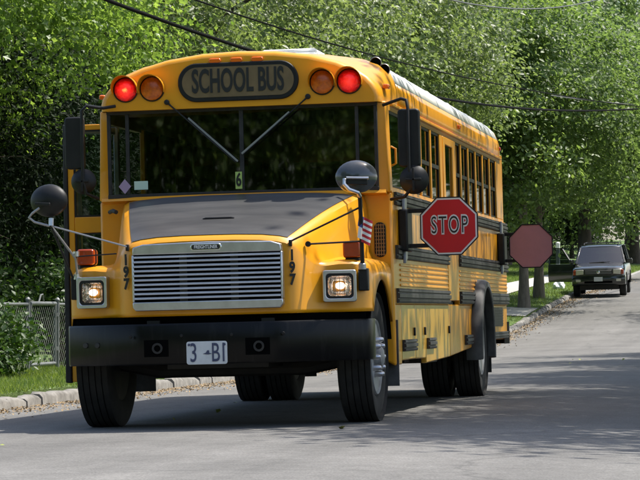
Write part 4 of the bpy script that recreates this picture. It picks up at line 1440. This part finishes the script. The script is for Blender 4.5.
    # skirts
if True:
    s = 1
    for y0, y1, zb, zc, m in ((1.62, 1.93, 0.43, 0.43, 'yellow_side'), (1.95, 2.80, 0.462, 0.462, 'yellow_dusty_glare'), (2.815, 3.50, 0.462, 0.455, 'yellow_dusty_glare'), (3.515, 5.28, 0.412, 0.440, 'yellow_dusty_glare'), (5.295, 7.10, 0.442, 0.50, 'yellow_side')):
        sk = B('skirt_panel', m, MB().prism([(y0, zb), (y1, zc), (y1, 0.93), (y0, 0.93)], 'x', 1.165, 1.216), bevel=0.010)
        if m == 'yellow_dusty_glare':
            MB().box((1.215, y1 - 0.10, 0.66), (1.232, y1 - 0.06, 0.73)).build('latch', 'black_plastic', sk, bevel=0.004)
        for yy in (y0 + 0.03, y1 - 0.03):
            for zz in (0.56, 0.72, 0.88):
                pass
    for y0, y1 in ((1.97, 2.74), (3.56, 4.06), (6.52, 7.04)):
        B('lower_rail', 'rail_black', rail_mesh(1, y0, y1, 0.535, 0.632))
    AYr = 7.78
    # skirt behind the rear wheel, with the louvred vent
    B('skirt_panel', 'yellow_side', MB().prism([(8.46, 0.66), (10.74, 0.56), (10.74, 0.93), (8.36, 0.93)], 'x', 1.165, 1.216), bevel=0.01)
    vt = B('skirt_vent', 'black_plastic', MB().box((1.21, 9.02, 0.70), (1.224, 10.22, 0.905)), bevel=0.004)
    for k in range(6):
        MB().box((1.222, 9.06, 0.722 + k * 0.03), (1.232, 10.18, 0.732 + k * 0.03)).build('louvre', 'black_plastic', vt)
    B('lower_rail', 'rail_black', rail_mesh(1, 8.6, 10.6, 0.565, 0.64))
    # arch of dark rubber over the rear wheel
    for sx in (1, -1):
        secs = []
        for k in range(29):
            a = R(-12 + 204 * k / 28)
            c_, s_ = math.cos(a), math.sin(a)
            row = []
            for x, rr in ((1.16, 0.665), (1.235, 0.675), (1.295, 0.668), (1.325, 0.648), (1.328, 0.60), (1.318, 0.585), (1.16, 0.585)):
                row.append((sx * x, AYr - c_ * rr, 0.515 + s_ * rr))
            secs.append(row)
        B('wheel_arch', 'arch_rubber', MB().loft(secs, closed=True, cap=True))
        # filler between rail and arch
        B('arch_panel', 'yellow_side', MB().add([(sx * 1.214, AYr - math.cos(R(a)) * 0.655, 0.515 + math.sin(R(a)) * 0.655) for a in range(0, 181, 10)] + [(sx * 1.214, AYr + 0.70, 0.60), (sx * 1.214, AYr + 0.70, 0.935), (sx * 1.214, AYr - 0.70, 0.935), (sx * 1.214, AYr - 0.70, 0.5)],
                                                [(k, k + 1, 21 if k < 9 else 20) for k in range(18)] + [(0, 21, 22), (18, 19, 20), (9, 20, 21)]))
    # kerb side skirts
    B('skirt_panel', 'yellow_side', MB().prism([(2.80, 0.46), (7.10, 0.48), (7.10, 0.93), (2.80, 0.93)], 'x', -1.216, -1.165), bevel=0.01)
    B('skirt_panel', 'yellow_side', MB().prism([(8.46, 0.60), (10.74, 0.56), (10.74, 0.93), (8.36, 0.93)], 'x', -1.216, -1.165), bevel=0.01)

# ---- back end
rw = B('rear_wall', 'yellow_side', MB().box((-1.2, Y1 - 0.06, 0.55), (1.2, Y1, 2.62)), bevel=0.01)
rd = B('rear_door', 'yellow_side', MB().box((-0.45, Y1 + 0.002, 0.95), (0.45, Y1 + 0.03, 2.5)), bevel=0.01)
MB().box((-0.36, Y1 + 0.031, 1.9), (0.36, Y1 + 0.036, 2.42)).build('pane', 'suv_glass', rd)
for s in (-1, 1):
    B('rear_window', 'suv_glass', MB().box((s * 0.52, Y1 + 0.002, 1.95), (s * 1.08, Y1 + 0.012, 2.4)))
    B('tail_lamp', 'red_small', MB().lathe([(Y1, 0.09), (Y1 + 0.02, 0.085), (Y1 + 0.03, 0)], (s * 0.9, 0, 1.3), 'y', 20))
B('rear_bumper', 'black_paint', MB().loft([[(x, y, 0.50), (x, y + 0.012, 0.52), (x, y + 0.012, 0.73), (x, y, 0.745), (x * 0.96, y - 0.06, 0.745), (x * 0.96, y - 0.06, 0.50)] for x, y in ((-1.24, 10.72), (-1.2, 10.95), (1.2, 10.95), (1.24, 10.72))], closed=True, cap=True))

# ---- stop arms
def octo(r):
    return [(r * math.cos(R(22.5 + 45 * k)), r * math.sin(R(22.5 + 45 * k))) for k in range(8)]


def stop_arm(y, xc, zc, back, first):
    rad = 0.236 / math.cos(R(22.5))
    # hinge box and arms on the bus side
    hb = B('stop_arm', 'black_plastic', MB().box((1.222, y - 0.08, zc - 0.20), (1.30, y + 0.22, zc + 0.15)), bevel=0.015)
    for z in (zc + 0.135, zc - 0.155):
        MB().bar((1.25, y + 0.02, z), (xc - 0.05, y + 0.015, z), 0.022, 0.035).build('bracket_arm', 'black_plastic', hb, bevel=0.004)
    for z in (zc + 0.17, zc - 0.20):
        MB().prism([(y - 0.05, z - 0.10 if z < zc else z - 0.04), (y + 0.06, z - 0.06), (y + 0.11, z + 0.06), (y - 0.02, z + 0.11)], 'x', 1.25, 1.275).build('wind_guard', 'steel_dull', hb, bevel=0.004)
    pl = MB().prism([(xc + a, zc + b) for a, b in octo(rad)], 'y', y, y + 0.006).build('sign_plate', 'stop_back' if back else 'sign_white', hb)
    if back:
        m_ = MB()
        pts = octo(rad)
        for k in range(8):
            a, b = pts[k], pts[(k + 1) % 8]
            m_.bar((xc + a[0] * 0.995, y - 0.001, zc + a[1] * 0.995), (xc + b[0] * 0.995, y - 0.001, zc + b[1] * 0.995), 0.012, 0.012, up=(0, 1, 0))
        m_.build('plate_rim', 'black_plastic', hb)
        MB().prism([(xc + a, zc + b) for a, b in octo(rad * 0.93)], 'y', y + 0.0065, y + 0.008).build('sign_face', 'stop_red', hb)
        text_mesh('lettering', 'STOP', 0.20, 'sign_white', Matrix.Translation((xc, y + 0.010, zc)) @ Matrix.Rotation(R(180), 4, 'Z') @ Matrix.Rotation(R(90), 4, 'X'), hb, sx=0.72, bold=0.004)
    else:
        MB().prism([(xc + a, zc + b) for a, b in octo(rad * 0.925)], 'y', y - 0.003, y).build('sign_face', 'stop_red', hb)
        m_ = MB()
        pts = octo(rad * 1.004)
        for k in range(8):
            a, b = pts[k], pts[(k + 1) % 8]
            m_.bar((xc + a[0], y + 0.002, zc + a[1]), (xc + b[0], y + 0.002, zc + b[1]), 0.010, 0.006, up=(0, 1, 0))
        m_.build('plate_rim', 'black_plastic', hb)
        text_mesh('lettering', 'STOP', 0.205, 'sign_white', face_T(xc + 0.004, y - 0.005, zc + 0.004), hb, sx=0.56, bold=0.0115, depth=0.001, space=1.2)
        text_mesh('lettering_core', 'STOP', 0.205, 'letter_black', face_T(xc + 0.004, y - 0.008, zc + 0.004), hb, sx=0.56, bold=-0.0012, depth=0.001, space=1.2)
    return hb


stop_arm(1.95, 1.634, 1.563, False, True)['label'] = 'front stop arm with bright red STOP face'
stop_arm(9.90, 1.585, 1.569, True, False)['label'] = 'rear stop arm seen from its dull red blank side'

# ---- open entrance door: two folded leaves standing out from the kerb side
dr = empty('entrance_door', (0, 0, 0))
dr.parent = bus
for yd, x0, x1 in ((1.96, -1.232, -1.598),):
    lf = MB()
    zt, zb = 2.515, 0.345
    ys, ye = yd, yd + 0.04
    for a, b in (((x0, zb), (x0 - 0.05, zt)), ((x1 + 0.05, zb), (x1, zt))):
        lf.box((a[0], ys, a[1]), (b[0], ye, b[1]))
    for z0, z1 in ((zb, zb + 0.30), (1.60, 1.735), (zt - 0.045, zt)):
        lf.box((x0 - 0.05, ys + 0.001, z0), (x1 + 0.05, ye - 0.001, z1))
    lf.build('door_leaf', 'yellow', dr, bevel=0.006)
    for z0, z1 in ((zb + 0.30, 1.60), (1.735, zt - 0.045)):
        MB().box((x0 - 0.05, ys + 0.016, z0), (x1 + 0.05, ys + 0.022, z1)).build('pane', 'door_glass', dr)
        fr = MB()
        for a, b in (((x0 - 0.05, z0), (x0 - 0.065, z1)), ((x1 + 0.065, z0), (x1 + 0.05, z1)), ((x0 - 0.065, z0), (x1 + 0.065, z0 + 0.015)), ((x0 - 0.065, z1 - 0.015), (x1 + 0.065, z1))):
            fr.box((a[0], ys + 0.008, a[1]), (b[0], ys + 0.030, b[1]))
        fr.build('glazing_frame', 'black_plastic', dr)
    MB().prism([(x1 - 0.004, zb - 0.01), (x1 - 0.058, zb - 0.005), (x1 - 0.034, zt), (x1 - 0.004, zt + 0.01)], 'y', ys - 0.012, ye + 0.02).build('edge_seal', 'rubber', dr, bevel=0.01)
# second leaf, folded back along the first
lf = MB()
for a, b in (((-1.555, 2.04), (-1.515, 2.10)), ((-1.29, 2.36), (-1.25, 2.42))):
    lf.box((a[0], a[1], 0.345), (b[0], b[1], 2.51))
lf.bar((-1.53, 2.07, 2.48), (-1.27, 2.39, 2.48), 0.035, 0.06)
lf.bar((-1.53, 2.07, 0.45), (-1.27, 2.39, 0.45), 0.035, 0.20)
lf.build('door_leaf', 'aluminium', dr, bevel=0.004)
MB().tube([(-1.22, 1.80, 1.98), (-1.17, 1.72, 2.0), (-1.17, 1.72, 2.14), (-1.22, 1.80, 2.16)], 0.012, 8).build('grab_rail', 'yellow', dr)
B('door_header', 'yellow_side', MB().box((-1.205, 1.60, 2.49), (-1.155, 2.86, 2.53)))
B('step', 'interior', MB().box((-1.17, 1.9, 0.36), (-0.75, 2.78, 0.40)).box((-0.95, 1.9, 0.40), (-0.75, 2.78, 0.66)))

# ---- inside
B('floor', 'interior', MB().box((-1.16, 2.8, 0.92), (1.16, Y1 - 0.08, 0.96)).box((-0.74, 1.62, 0.92), (1.16, 2.8, 0.96)))
dash = B('dashboard', 'interior', MB().loft([[(x, 1.56, 1.55), (x, 1.56, 1.82), (x, 1.75, 1.85), (x, 1.95, 1.72), (x, 1.95, 1.55)] for x in (-1.05, 1.12)], closed=True, cap=True))
sw = B('steering_wheel', 'black_plastic', MB().tube([Vector((0.55, 2.12, 1.72)) + Vector((0.24 * math.cos(a), 0.08 * math.sin(a), 0.22 * math.sin(a))) for a in np.linspace(0, 6.283, 25)], 0.017, 6))
MB().tube([(0.55, 2.12, 1.72), (0.55, 1.85, 1.60)], 0.03, 8).build('column', 'black_plastic', sw)
seat = None
rows = [3.5 + 0.7 * k for k in range(10)]
for k, y in enumerate(rows):
    for s in (-1, 1):
        if seat is None:
            seat = B('seat', 'seat_vinyl', MB().box((-0.48, 0, 0.0), (0.48, 0.42, 0.16)).box((-0.48, 0.40, 0.0), (0.48, 0.50, 0.78)), bevel=0.03)
            o = seat
        else:
            o = seat.copy()
            COL.objects.link(o)
            o.parent = bus
        o.location = (s * 0.66, y, 1.30)
ds = B('driver_seat', 'seat_vinyl', MB().box((0.30, 2.45, 1.25), (0.80, 2.9, 1.40)).prism([(2.85, 1.40), (3.0, 1.42), (3.08, 2.15), (2.98, 2.15)], 'x', 0.30, 0.80), bevel=0.03)
B('interior_mirror', 'black_plastic', MB().box((0.05, 1.62, 2.42), (0.75, 1.65, 2.54)), bevel=0.01)

# ---- underneath
ch = B('chassis', 'chassis', MB().box((-0.50, 0.0, 0.58), (-0.40, 10.6, 0.84)).box((0.40, 0.0, 0.58), (0.50, 10.6, 0.84))
       .box((-0.4, 0.25, 0.46), (0.4, 1.4, 0.87)).box((-1.1, 1.6, 0.80), (1.1, 10.6, 0.92)).box((-0.45, 2.9, 0.5), (0.45, 3.0, 0.8)).box((-0.45, 5.3, 0.5), (0.45, 5.4, 0.8))
       .box((0.52, 3.3, 0.42), (1.05, 3.6, 0.8)).box((0.6, 4.3, 0.40), (1.1, 5.2, 0.8)).box((-1.05, 4.0, 0.45), (-0.55, 5.6, 0.8)))
MB().tube([(-0.95, 0.92, 0.51), (-0.6, 0.92, 0.44), (0.6, 0.92, 0.44), (0.95, 0.92, 0.51)], 0.06, 8).build('front_axle', 'chassis', ch)
MB().tube([(-0.95, 7.78, 0.515), (0.95, 7.78, 0.515)], 0.09, 10).build('rear_axle', 'chassis', ch)
MB().lathe([(-0.22, 0.05), (-0.16, 0.17), (0, 0.21), (0.16, 0.17), (0.22, 0.05)], (0.0, 7.78, 0.515), 'x', 16).build('differential', 'chassis', ch)
MB().tube([(0, 2.4, 0.62), (0, 7.6, 0.54)], 0.055, 8).build('drive_shaft', 'chassis', ch)
for s in (-1, 1):
    # dark liner in the front arch
    secs = []
    for k in range(15):
        a = R(180 * k / 14)
        secs.append([(s * 1.19, AX - math.cos(a) * (AR + 0.005), AZ + math.sin(a) * (AR + 0.005)), (s * 0.62, AX - math.cos(a) * (AR + 0.005), AZ + math.sin(a) * (AR + 0.005))])
    B('wheel_well', 'dark_void', MB().loft(secs))
    B('well_wall', 'dark_void', MB().box((s * 0.60, 0.35, 0.5), (s * 0.62, 1.5, 1.2)))
    B('mud_flap', 'arch_rubber', MB().box((s * 0.80, 1.60, 0.26), (s * 1.235, 1.615, 0.80)), bevel=0.004)
    B('mud_flap', 'rubber', MB().box((s * 0.62, 8.62, 0.22), (s * 1.25, 8.635, 0.80)), bevel=0.004)


def tyre_mesh(w, r):
    h = w / 2
    pr = [(-h * 0.72, 0.29), (-h * 0.92, 0.33), (-h, 0.40), (-h * 0.98, 0.455), (-h * 0.86, r - 0.012)]
    for k in range(5):
        a = -h * 0.78 + k * h * 0.39
        b = a + h * 0.31
        pr += [(a, r), (b, r)]
        if k < 4:
            pr += [(b + 0.001, r - 0.014), (a + h * 0.39 - 0.001, r - 0.014)]
    pr = pr[:5] + [(t, rr) for t, rr in pr[5:]] + [(h * 0.86, r - 0.012), (h * 0.98, 0.455), (h, 0.40), (h * 0.92, 0.33), (h * 0.72, 0.29)]
    return MB().lathe(pr, (0, 0, 0), 'x', 56)


def wheel(x, y, s, front, rim=True):
    w = empty('wheel', (x, y, 0.51))
    w.parent = bus
    if s < 0:
        w.rotation_euler = (0, 0, math.pi)
    key = 'tyre_mesh_shared'
    if key not in bpy.data.meshes:
        me = tyre_mesh(0.262, 0.51).mesh(key, 'tyre', 30)
    link('tyre', bpy.data.meshes[key], w)
    if front:
        pr = [(0.055, 0.0), (0.055, 0.09), (0.085, 0.13), (0.10, 0.20), (0.112, 0.245), (0.085, 0.255), (0.10, 0.285), (0.135, 0.295), (0.12, 0.305)]
        pr = [(0.150, 0.0), (0.150, 0.085), (0.085, 0.10), (0.085, 0.17), (0.10, 0.215), (0.070, 0.25), (0.115, 0.278), (0.125, 0.295), (0.11, 0.302)]
    else:
        pr = [(0.02, 0.0), (0.02, 0.10), (-0.03, 0.12), (-0.05, 0.20), (-0.03, 0.26), (0.06, 0.272), (0.115, 0.278), (0.125, 0.295), (0.11, 0.302)]
    rm = MB().lathe(pr, (0, 0, 0), 'x', 40).build('rim', 'rim_white', w)
    MB().lathe([(-0.1, 0.30), (-0.09, 0.0)], (0, 0, 0), 'x', 24).build('rim_back', 'chassis', w)
    if front:
        for k in range(10):
            a = 2 * math.pi * k / 10
            cy, cz = 0.143 * math.cos(a), 0.143 * math.sin(a)
            MB().lathe([(0.085, 0.024), (0.150, 0.022), (0.172, 0.014), (0.175, 0.0)], (0, cy, cz), 'x', 8).build('lug_nut', 'aluminium', w)
        for k in range(5):
            a = 2 * math.pi * (k + 0.5) / 5
            MB().lathe([(0.086, 0.030), (0.0905, 0.030), (0.0906, 0.0)], (0.004, 0.232 * math.cos(a), 0.232 * math.sin(a)), 'x', 12).build('hand_hole', 'dark_void', w)
        MB().lathe([(0.145, 0.085), (0.165, 0.078), (0.178, 0.055), (0.18, 0.0)], (0, 0, 0), 'x', 20).build('hub_cap', 'rim_white', w)
    else:
        MB().lathe([(-0.02, 0.095), (0.115, 0.09), (0.13, 0.07), (0.132, 0.0)], (0, 0, 0), 'x', 18).build('hub_cap', 'rim_white', w)
        for k in range(10):
            a = 2 * math.pi * k / 10
            MB().lathe([(-0.05, 0.018), (0.0, 0.017), (0.005, 0.0)], (0, 0.155 * math.cos(a), 0.155 * math.sin(a)), 'x', 8).build('lug_nut', 'steel_dull', w)


for s in (-1, 1):
    wheel(s * 1.03, 0.92, s, True)
    wheel(s * 1.115, 7.78, s, False)
    wheel(s * 0.79, 7.78, s, False)

# ================================================================== the parked off-road car
suv = empty('parked_car', (-2.40, 78.6, road_z(-2.40, 80) - 0.03), (R(2.4), -SLOPE, R(0.6)))
suv.scale = (0.96, 0.96, 0.96)
tag(suv, 'dark off-road car facing the viewer, parked at the kerb with passenger door open', 'car')


def S(name, m, mb, parent=None, **k):
    return mb.build(name, m, parent if parent is not None else suv, **k)


def sec(y, w, zb, zs, zt, crown=0.03):
    half = [(w * 0.90, zb), (w * 0.985, zb + 0.06), (w, (zb + zs) / 2), (w * 0.985, zs), (w * 0.955, zs + (zt - zs) * 0.55), (w * 0.87, zt - 0.012), (w * 0.60, zt + crown * 0.6), (0, zt + crown)]
    return [(x, y, z) for x, z in half] + [(-x, y, z) for x, z in reversed(half[:-1])]


mb = MB()
st_ = [sec(0.02, 0.84, 0.56, 0.86, 0.98, 0.02), sec(0.06, 0.90, 0.50, 0.88, 1.02), sec(0.16, 0.945, 0.47, 0.90, 1.05), sec(0.45, 0.965, 0.46, 0.92, 1.09), sec(1.0, 0.97, 0.46, 0.95, 1.14), sec(1.42, 0.97, 0.46, 0.97, 1.18),
       sec(2.2, 0.97, 0.46, 0.98, 1.18), sec(3.4, 0.97, 0.46, 0.98, 1.18), sec(4.4, 0.965, 0.48, 0.98, 1.18), sec(4.75, 0.94, 0.52, 0.97, 1.16)]
mb.loft(st_, cap=False)
mb.add(st_[0], [tuple(range(len(st_[0])))])
mb.add(st_[-1], [tuple(reversed(range(len(st_[0]))))])
body = S('body', 'suv_paint', mb, smooth=40)
# cabin: pillars and roof
roofv = []
cb = [(1.38, 0.895, 1.165), (2.08, 0.735, 1.765), (2.45, 0.725, 1.81), (3.4, 0.725, 1.82), (4.5, 0.72, 1.78), (4.72, 0.88, 1.165)]
mb = MB()
# roof shell
rs = []
for y, w, z in ((2.02, 0.735, 1.725), (2.10, 0.735, 1.77), (2.5, 0.74, 1.815), (3.4, 0.74, 1.825), (4.45, 0.73, 1.79), (4.55, 0.73, 1.75)):
    rs.append([(-w, y, z - 0.035), (-w * 0.96, y, z - 0.005), (-w * 0.6, y, z + 0.018), (0, y, z + 0.025), (w * 0.6, y, z + 0.018), (w * 0.96, y, z - 0.005), (w, y, z - 0.035)])
mb.loft(rs)
S('car_roof', 'suv_paint', mb, solid=0.02, smooth=50)
for s in (-1, 1):
    S('pillar', 'suv_paint', MB().bar((s * 0.885, 1.38, 1.17), (s * 0.735, 2.06, 1.745), 0.06, 0.05), bevel=0.01)
    for y in (2.75, 3.7):
        S('pillar', 'suv_paint', MB().bar((s * 0.905, y, 1.16), (s * 0.74, y + 0.02, 1.79), 0.03, 0.09), bevel=0.01)
    S('pillar', 'suv_paint', MB().bar((s * 0.88, 4.68, 1.16), (s * 0.73, 4.5, 1.76), 0.06, 0.10), bevel=0.01)
S('windscreen', 'suv_glass', MB().loft([[(x * (0.865 + (0.715 - 0.865) * t), 1.40 + 0.64 * t - 0.05 * (1 - x * x), 1.175 + 0.575 * t) for x in np.linspace(-1, 1, 9)] for t in (0, 0.5, 1)], ), smooth=60)
for s in (-1, 1):
    for ya, yb in ((2.8, 3.66), (3.76, 4.5)) + (((1.75, 2.7),) if s > 0 else ()):
        S('side_window', 'suv_glass', MB().add([(s * 0.90, ya - 0.2 * (ya < 2), 1.18), (s * 0.90, yb, 1.18), (s * 0.745, yb, 1.74), (s * 0.745, ya + 0.28 * (ya < 2), 1.74)], [(0, 1, 2, 3)]))
S('rear_window', 'suv_glass', MB().add([(-0.8, 4.72, 1.2), (0.8, 4.72, 1.2), (0.68, 4.56, 1.72), (-0.68, 4.56, 1.72)], [(0, 1, 2, 3)]))
for s in (-1, 1):
    S('roof_bar', 'suv_trim', MB().tube([(s * 0.62, 2.35, 1.82), (s * 0.62, 2.42, 1.885), (s * 0.62, 4.3, 1.885), (s * 0.62, 4.38, 1.82)], 0.018, 6))
for y in (2.7, 3.9):
    S('cross_bar', 'suv_trim', MB().tube([(-0.62, y, 1.885), (0.62, y, 1.885)], 0.015, 6))
# face of the car
gl = S('car_grille', 'suv_trim', MB().prism([(-0.47, 0.80), (0.47, 0.80), (0.51, 0.985), (-0.51, 0.985)], 'y', -0.015, 0.05), bevel=0.01)
for k in range(3):
    MB().box((-0.47, -0.028, 0.835 + k * 0.05), (0.47, -0.012, 0.855 + k * 0.05)).build('grille_bar', 'steel_dull', gl, bevel=0.004)
MB().lathe([(-0.03, 0.06), (-0.04, 0.045), (-0.04, 0)], (0, 0, 0.895), 'y', 16).build('round_badge', 'chrome', gl)
for s in (-1, 1):
    S('car_headlamp', 'suv_lamp', MB().prism([(s * 0.53, 0.82), (s * 0.80, 0.80), (s * 0.80, 0.98), (s * 0.53, 0.985)], 'y', -0.012, 0.06), bevel=0.015)
    S('corner_lamp', 'signal_amber', MB().prism([(s * 0.805, 0.80), (s * 0.90, 0.81), (s * 0.90, 0.965), (s * 0.805, 0.98)], 'y', 0.0, 0.14), bevel=0.015)
bp_ = S('car_bumper', 'suv_paint', MB().loft([[(x, y + 0.03, 0.43), (x, y - 0.02, 0.47), (x, y - 0.05, 0.56), (x, y - 0.05, 0.70), (x, y - 0.02, 0.755), (x, y + 0.08, 0.77), (x, y + 0.10, 0.43)] for x, y in ((-0.97, 0.32), (-0.95, 0.10), (-0.82, 0.0), (-0.4, -0.05), (0.4, -0.05), (0.82, 0.0), (0.95, 0.10), (0.97, 0.32))], closed=True, cap=True), smooth=45)
MB().box((-0.50, -0.115, 0.50), (0.50, -0.098, 0.575)).build('air_slot', 'dark_void', bp_, bevel=0.005)
for s in (-1, 1):
    MB().prism([(s * 0.72 + a, 0.60 + b) for a, b in rrect(0.17, 0.085, 0.02, 3)], 'y', -0.075, -0.04).build('fog_lamp', 'suv_lamp', bp_)
MB().prism([(a, 0.645 + b) for a, b in rrect(0.31, 0.155, 0.01, 2)], 'y', -0.118, -0.108).build('licence_plate', 'plate_white', bp_)
for s in (-1, 1):
    if s > 0:
        mm = S('wing_mirror', 'suv_paint', MB().prism([(s * 1.05 + a, 1.24 + b) for a, b in rrect(0.22, 0.17, 0.05, 4)], 'y', 1.58, 1.70), bevel=0.02)
        MB().bar((0.93, 1.68, 1.19), (1.0, 1.66, 1.21), 0.06, 0.04).build('mirror_foot', 'suv_trim', mm)
    S('wiper', 'suv_trim', MB().tube([(s * 0.1 - 0.3, 1.38, 1.20), (s * 0.1 + 0.25, 1.37, 1.225)], 0.012, 5))
# passenger door standing open towards the verge
door = empty('open_door', (-0.965, 1.62, 0))
door.parent = suv
door.rotation_euler = (0, 0, R(64))
MB().loft([[(x0, y, 0.52), (x0 - 0.03, y, 0.75), (x0 - 0.02, y, 1.0), (x0 + 0.03, y, 1.17), (x0 + 0.08, y, 1.17), (x0 + 0.08, y, 0.52)] for x0, y in ((-0.02, 0.0), (-0.02, 1.08))], closed=True, cap=True).build('door_panel', 'suv_paint', door, bevel=0.015)
fr = MB()
fr.bar((0.02, 0.10, 1.17), (0.15, 0.55, 1.72), 0.05, 0.04)
fr.bar((0.15, 0.53, 1.73), (0.15, 1.06, 1.76), 0.05, 0.04)
fr.bar((0.15, 1.05, 1.76), (0.03, 1.06, 1.17), 0.05, 0.05)
fr.build('window_frame', 'suv_paint', door)
MB().add([(0.03, 0.12, 1.18), (0.03, 1.04, 1.18), (0.15, 1.04, 1.73), (0.15, 0.56, 1.71)], [(0, 1, 2, 3)]).build('pane', 'suv_glass', door)
MB().prism([(-0.09 + a, 1.25 + b) for a, b in rrect(0.2, 0.16, 0.05, 4)], 'y', 0.0, 0.1).build('wing_mirror', 'suv_paint', door, bevel=0.02)
S('car_interior', 'interior', MB().box((-0.8, 2.3, 0.6), (0.8, 4.4, 0.95)).box((-0.7, 2.75, 0.95), (-0.15, 2.95, 1.5)).box((0.15, 2.75, 0.95), (0.7, 2.95, 1.5)).box((-0.85, 1.5, 0.9), (0.85, 1.85, 1.15)))
S('door_opening', 'dark_void', MB().box((-0.972, 1.68, 0.6), (-0.966, 2.7, 1.15)))  # black sheet painting the shade inside the open doorway
S('underbody', 'chassis', MB().box((-0.7, 0.3, 0.25), (0.7, 4.5, 0.5)))
for s in (-1, 1):
    for y in (0.88, 3.75):
        w = empty('wheel', (s * 0.83, y, 0.375))
        w.parent = suv
        w.rotation_euler = (0, 0, 0 if s > 0 else math.pi)
        if 'car_tyre_shared' not in bpy.data.meshes:
            MB().lathe([(-0.10, 0.22), (-0.125, 0.28), (-0.12, 0.34), (-0.09, 0.372), (-0.03, 0.378), (0.03, 0.378), (0.09, 0.372), (0.12, 0.34), (0.125, 0.28), (0.10, 0.22)], (0, 0, 0), 'x', 32).mesh('car_tyre_shared', 'tyre')
            MB().lathe([(0.06, 0.0), (0.07, 0.06), (0.04, 0.10), (0.06, 0.17), (0.10, 0.215), (0.115, 0.228)], (0, 0, 0), 'x', 24).mesh('car_rim_shared', 'aluminium')
        link('tyre', bpy.data.meshes['car_tyre_shared'], w)
        link('rim', bpy.data.meshes['car_rim_shared'], w)
        secs = [[(s * 0.60, y - 0.45 * math.cos(R(a)), 0.40 + 0.45 * math.sin(R(a))), (s * 0.978, y - 0.45 * math.cos(R(a)), 0.40 + 0.45 * math.sin(R(a)))] for a in range(0, 181, 15)]
        S('wheel_well', 'dark_void', MB().loft(secs).add([p[1] for p in secs], [tuple(range(len(secs)))]))
bpy.context.view_layer.update()
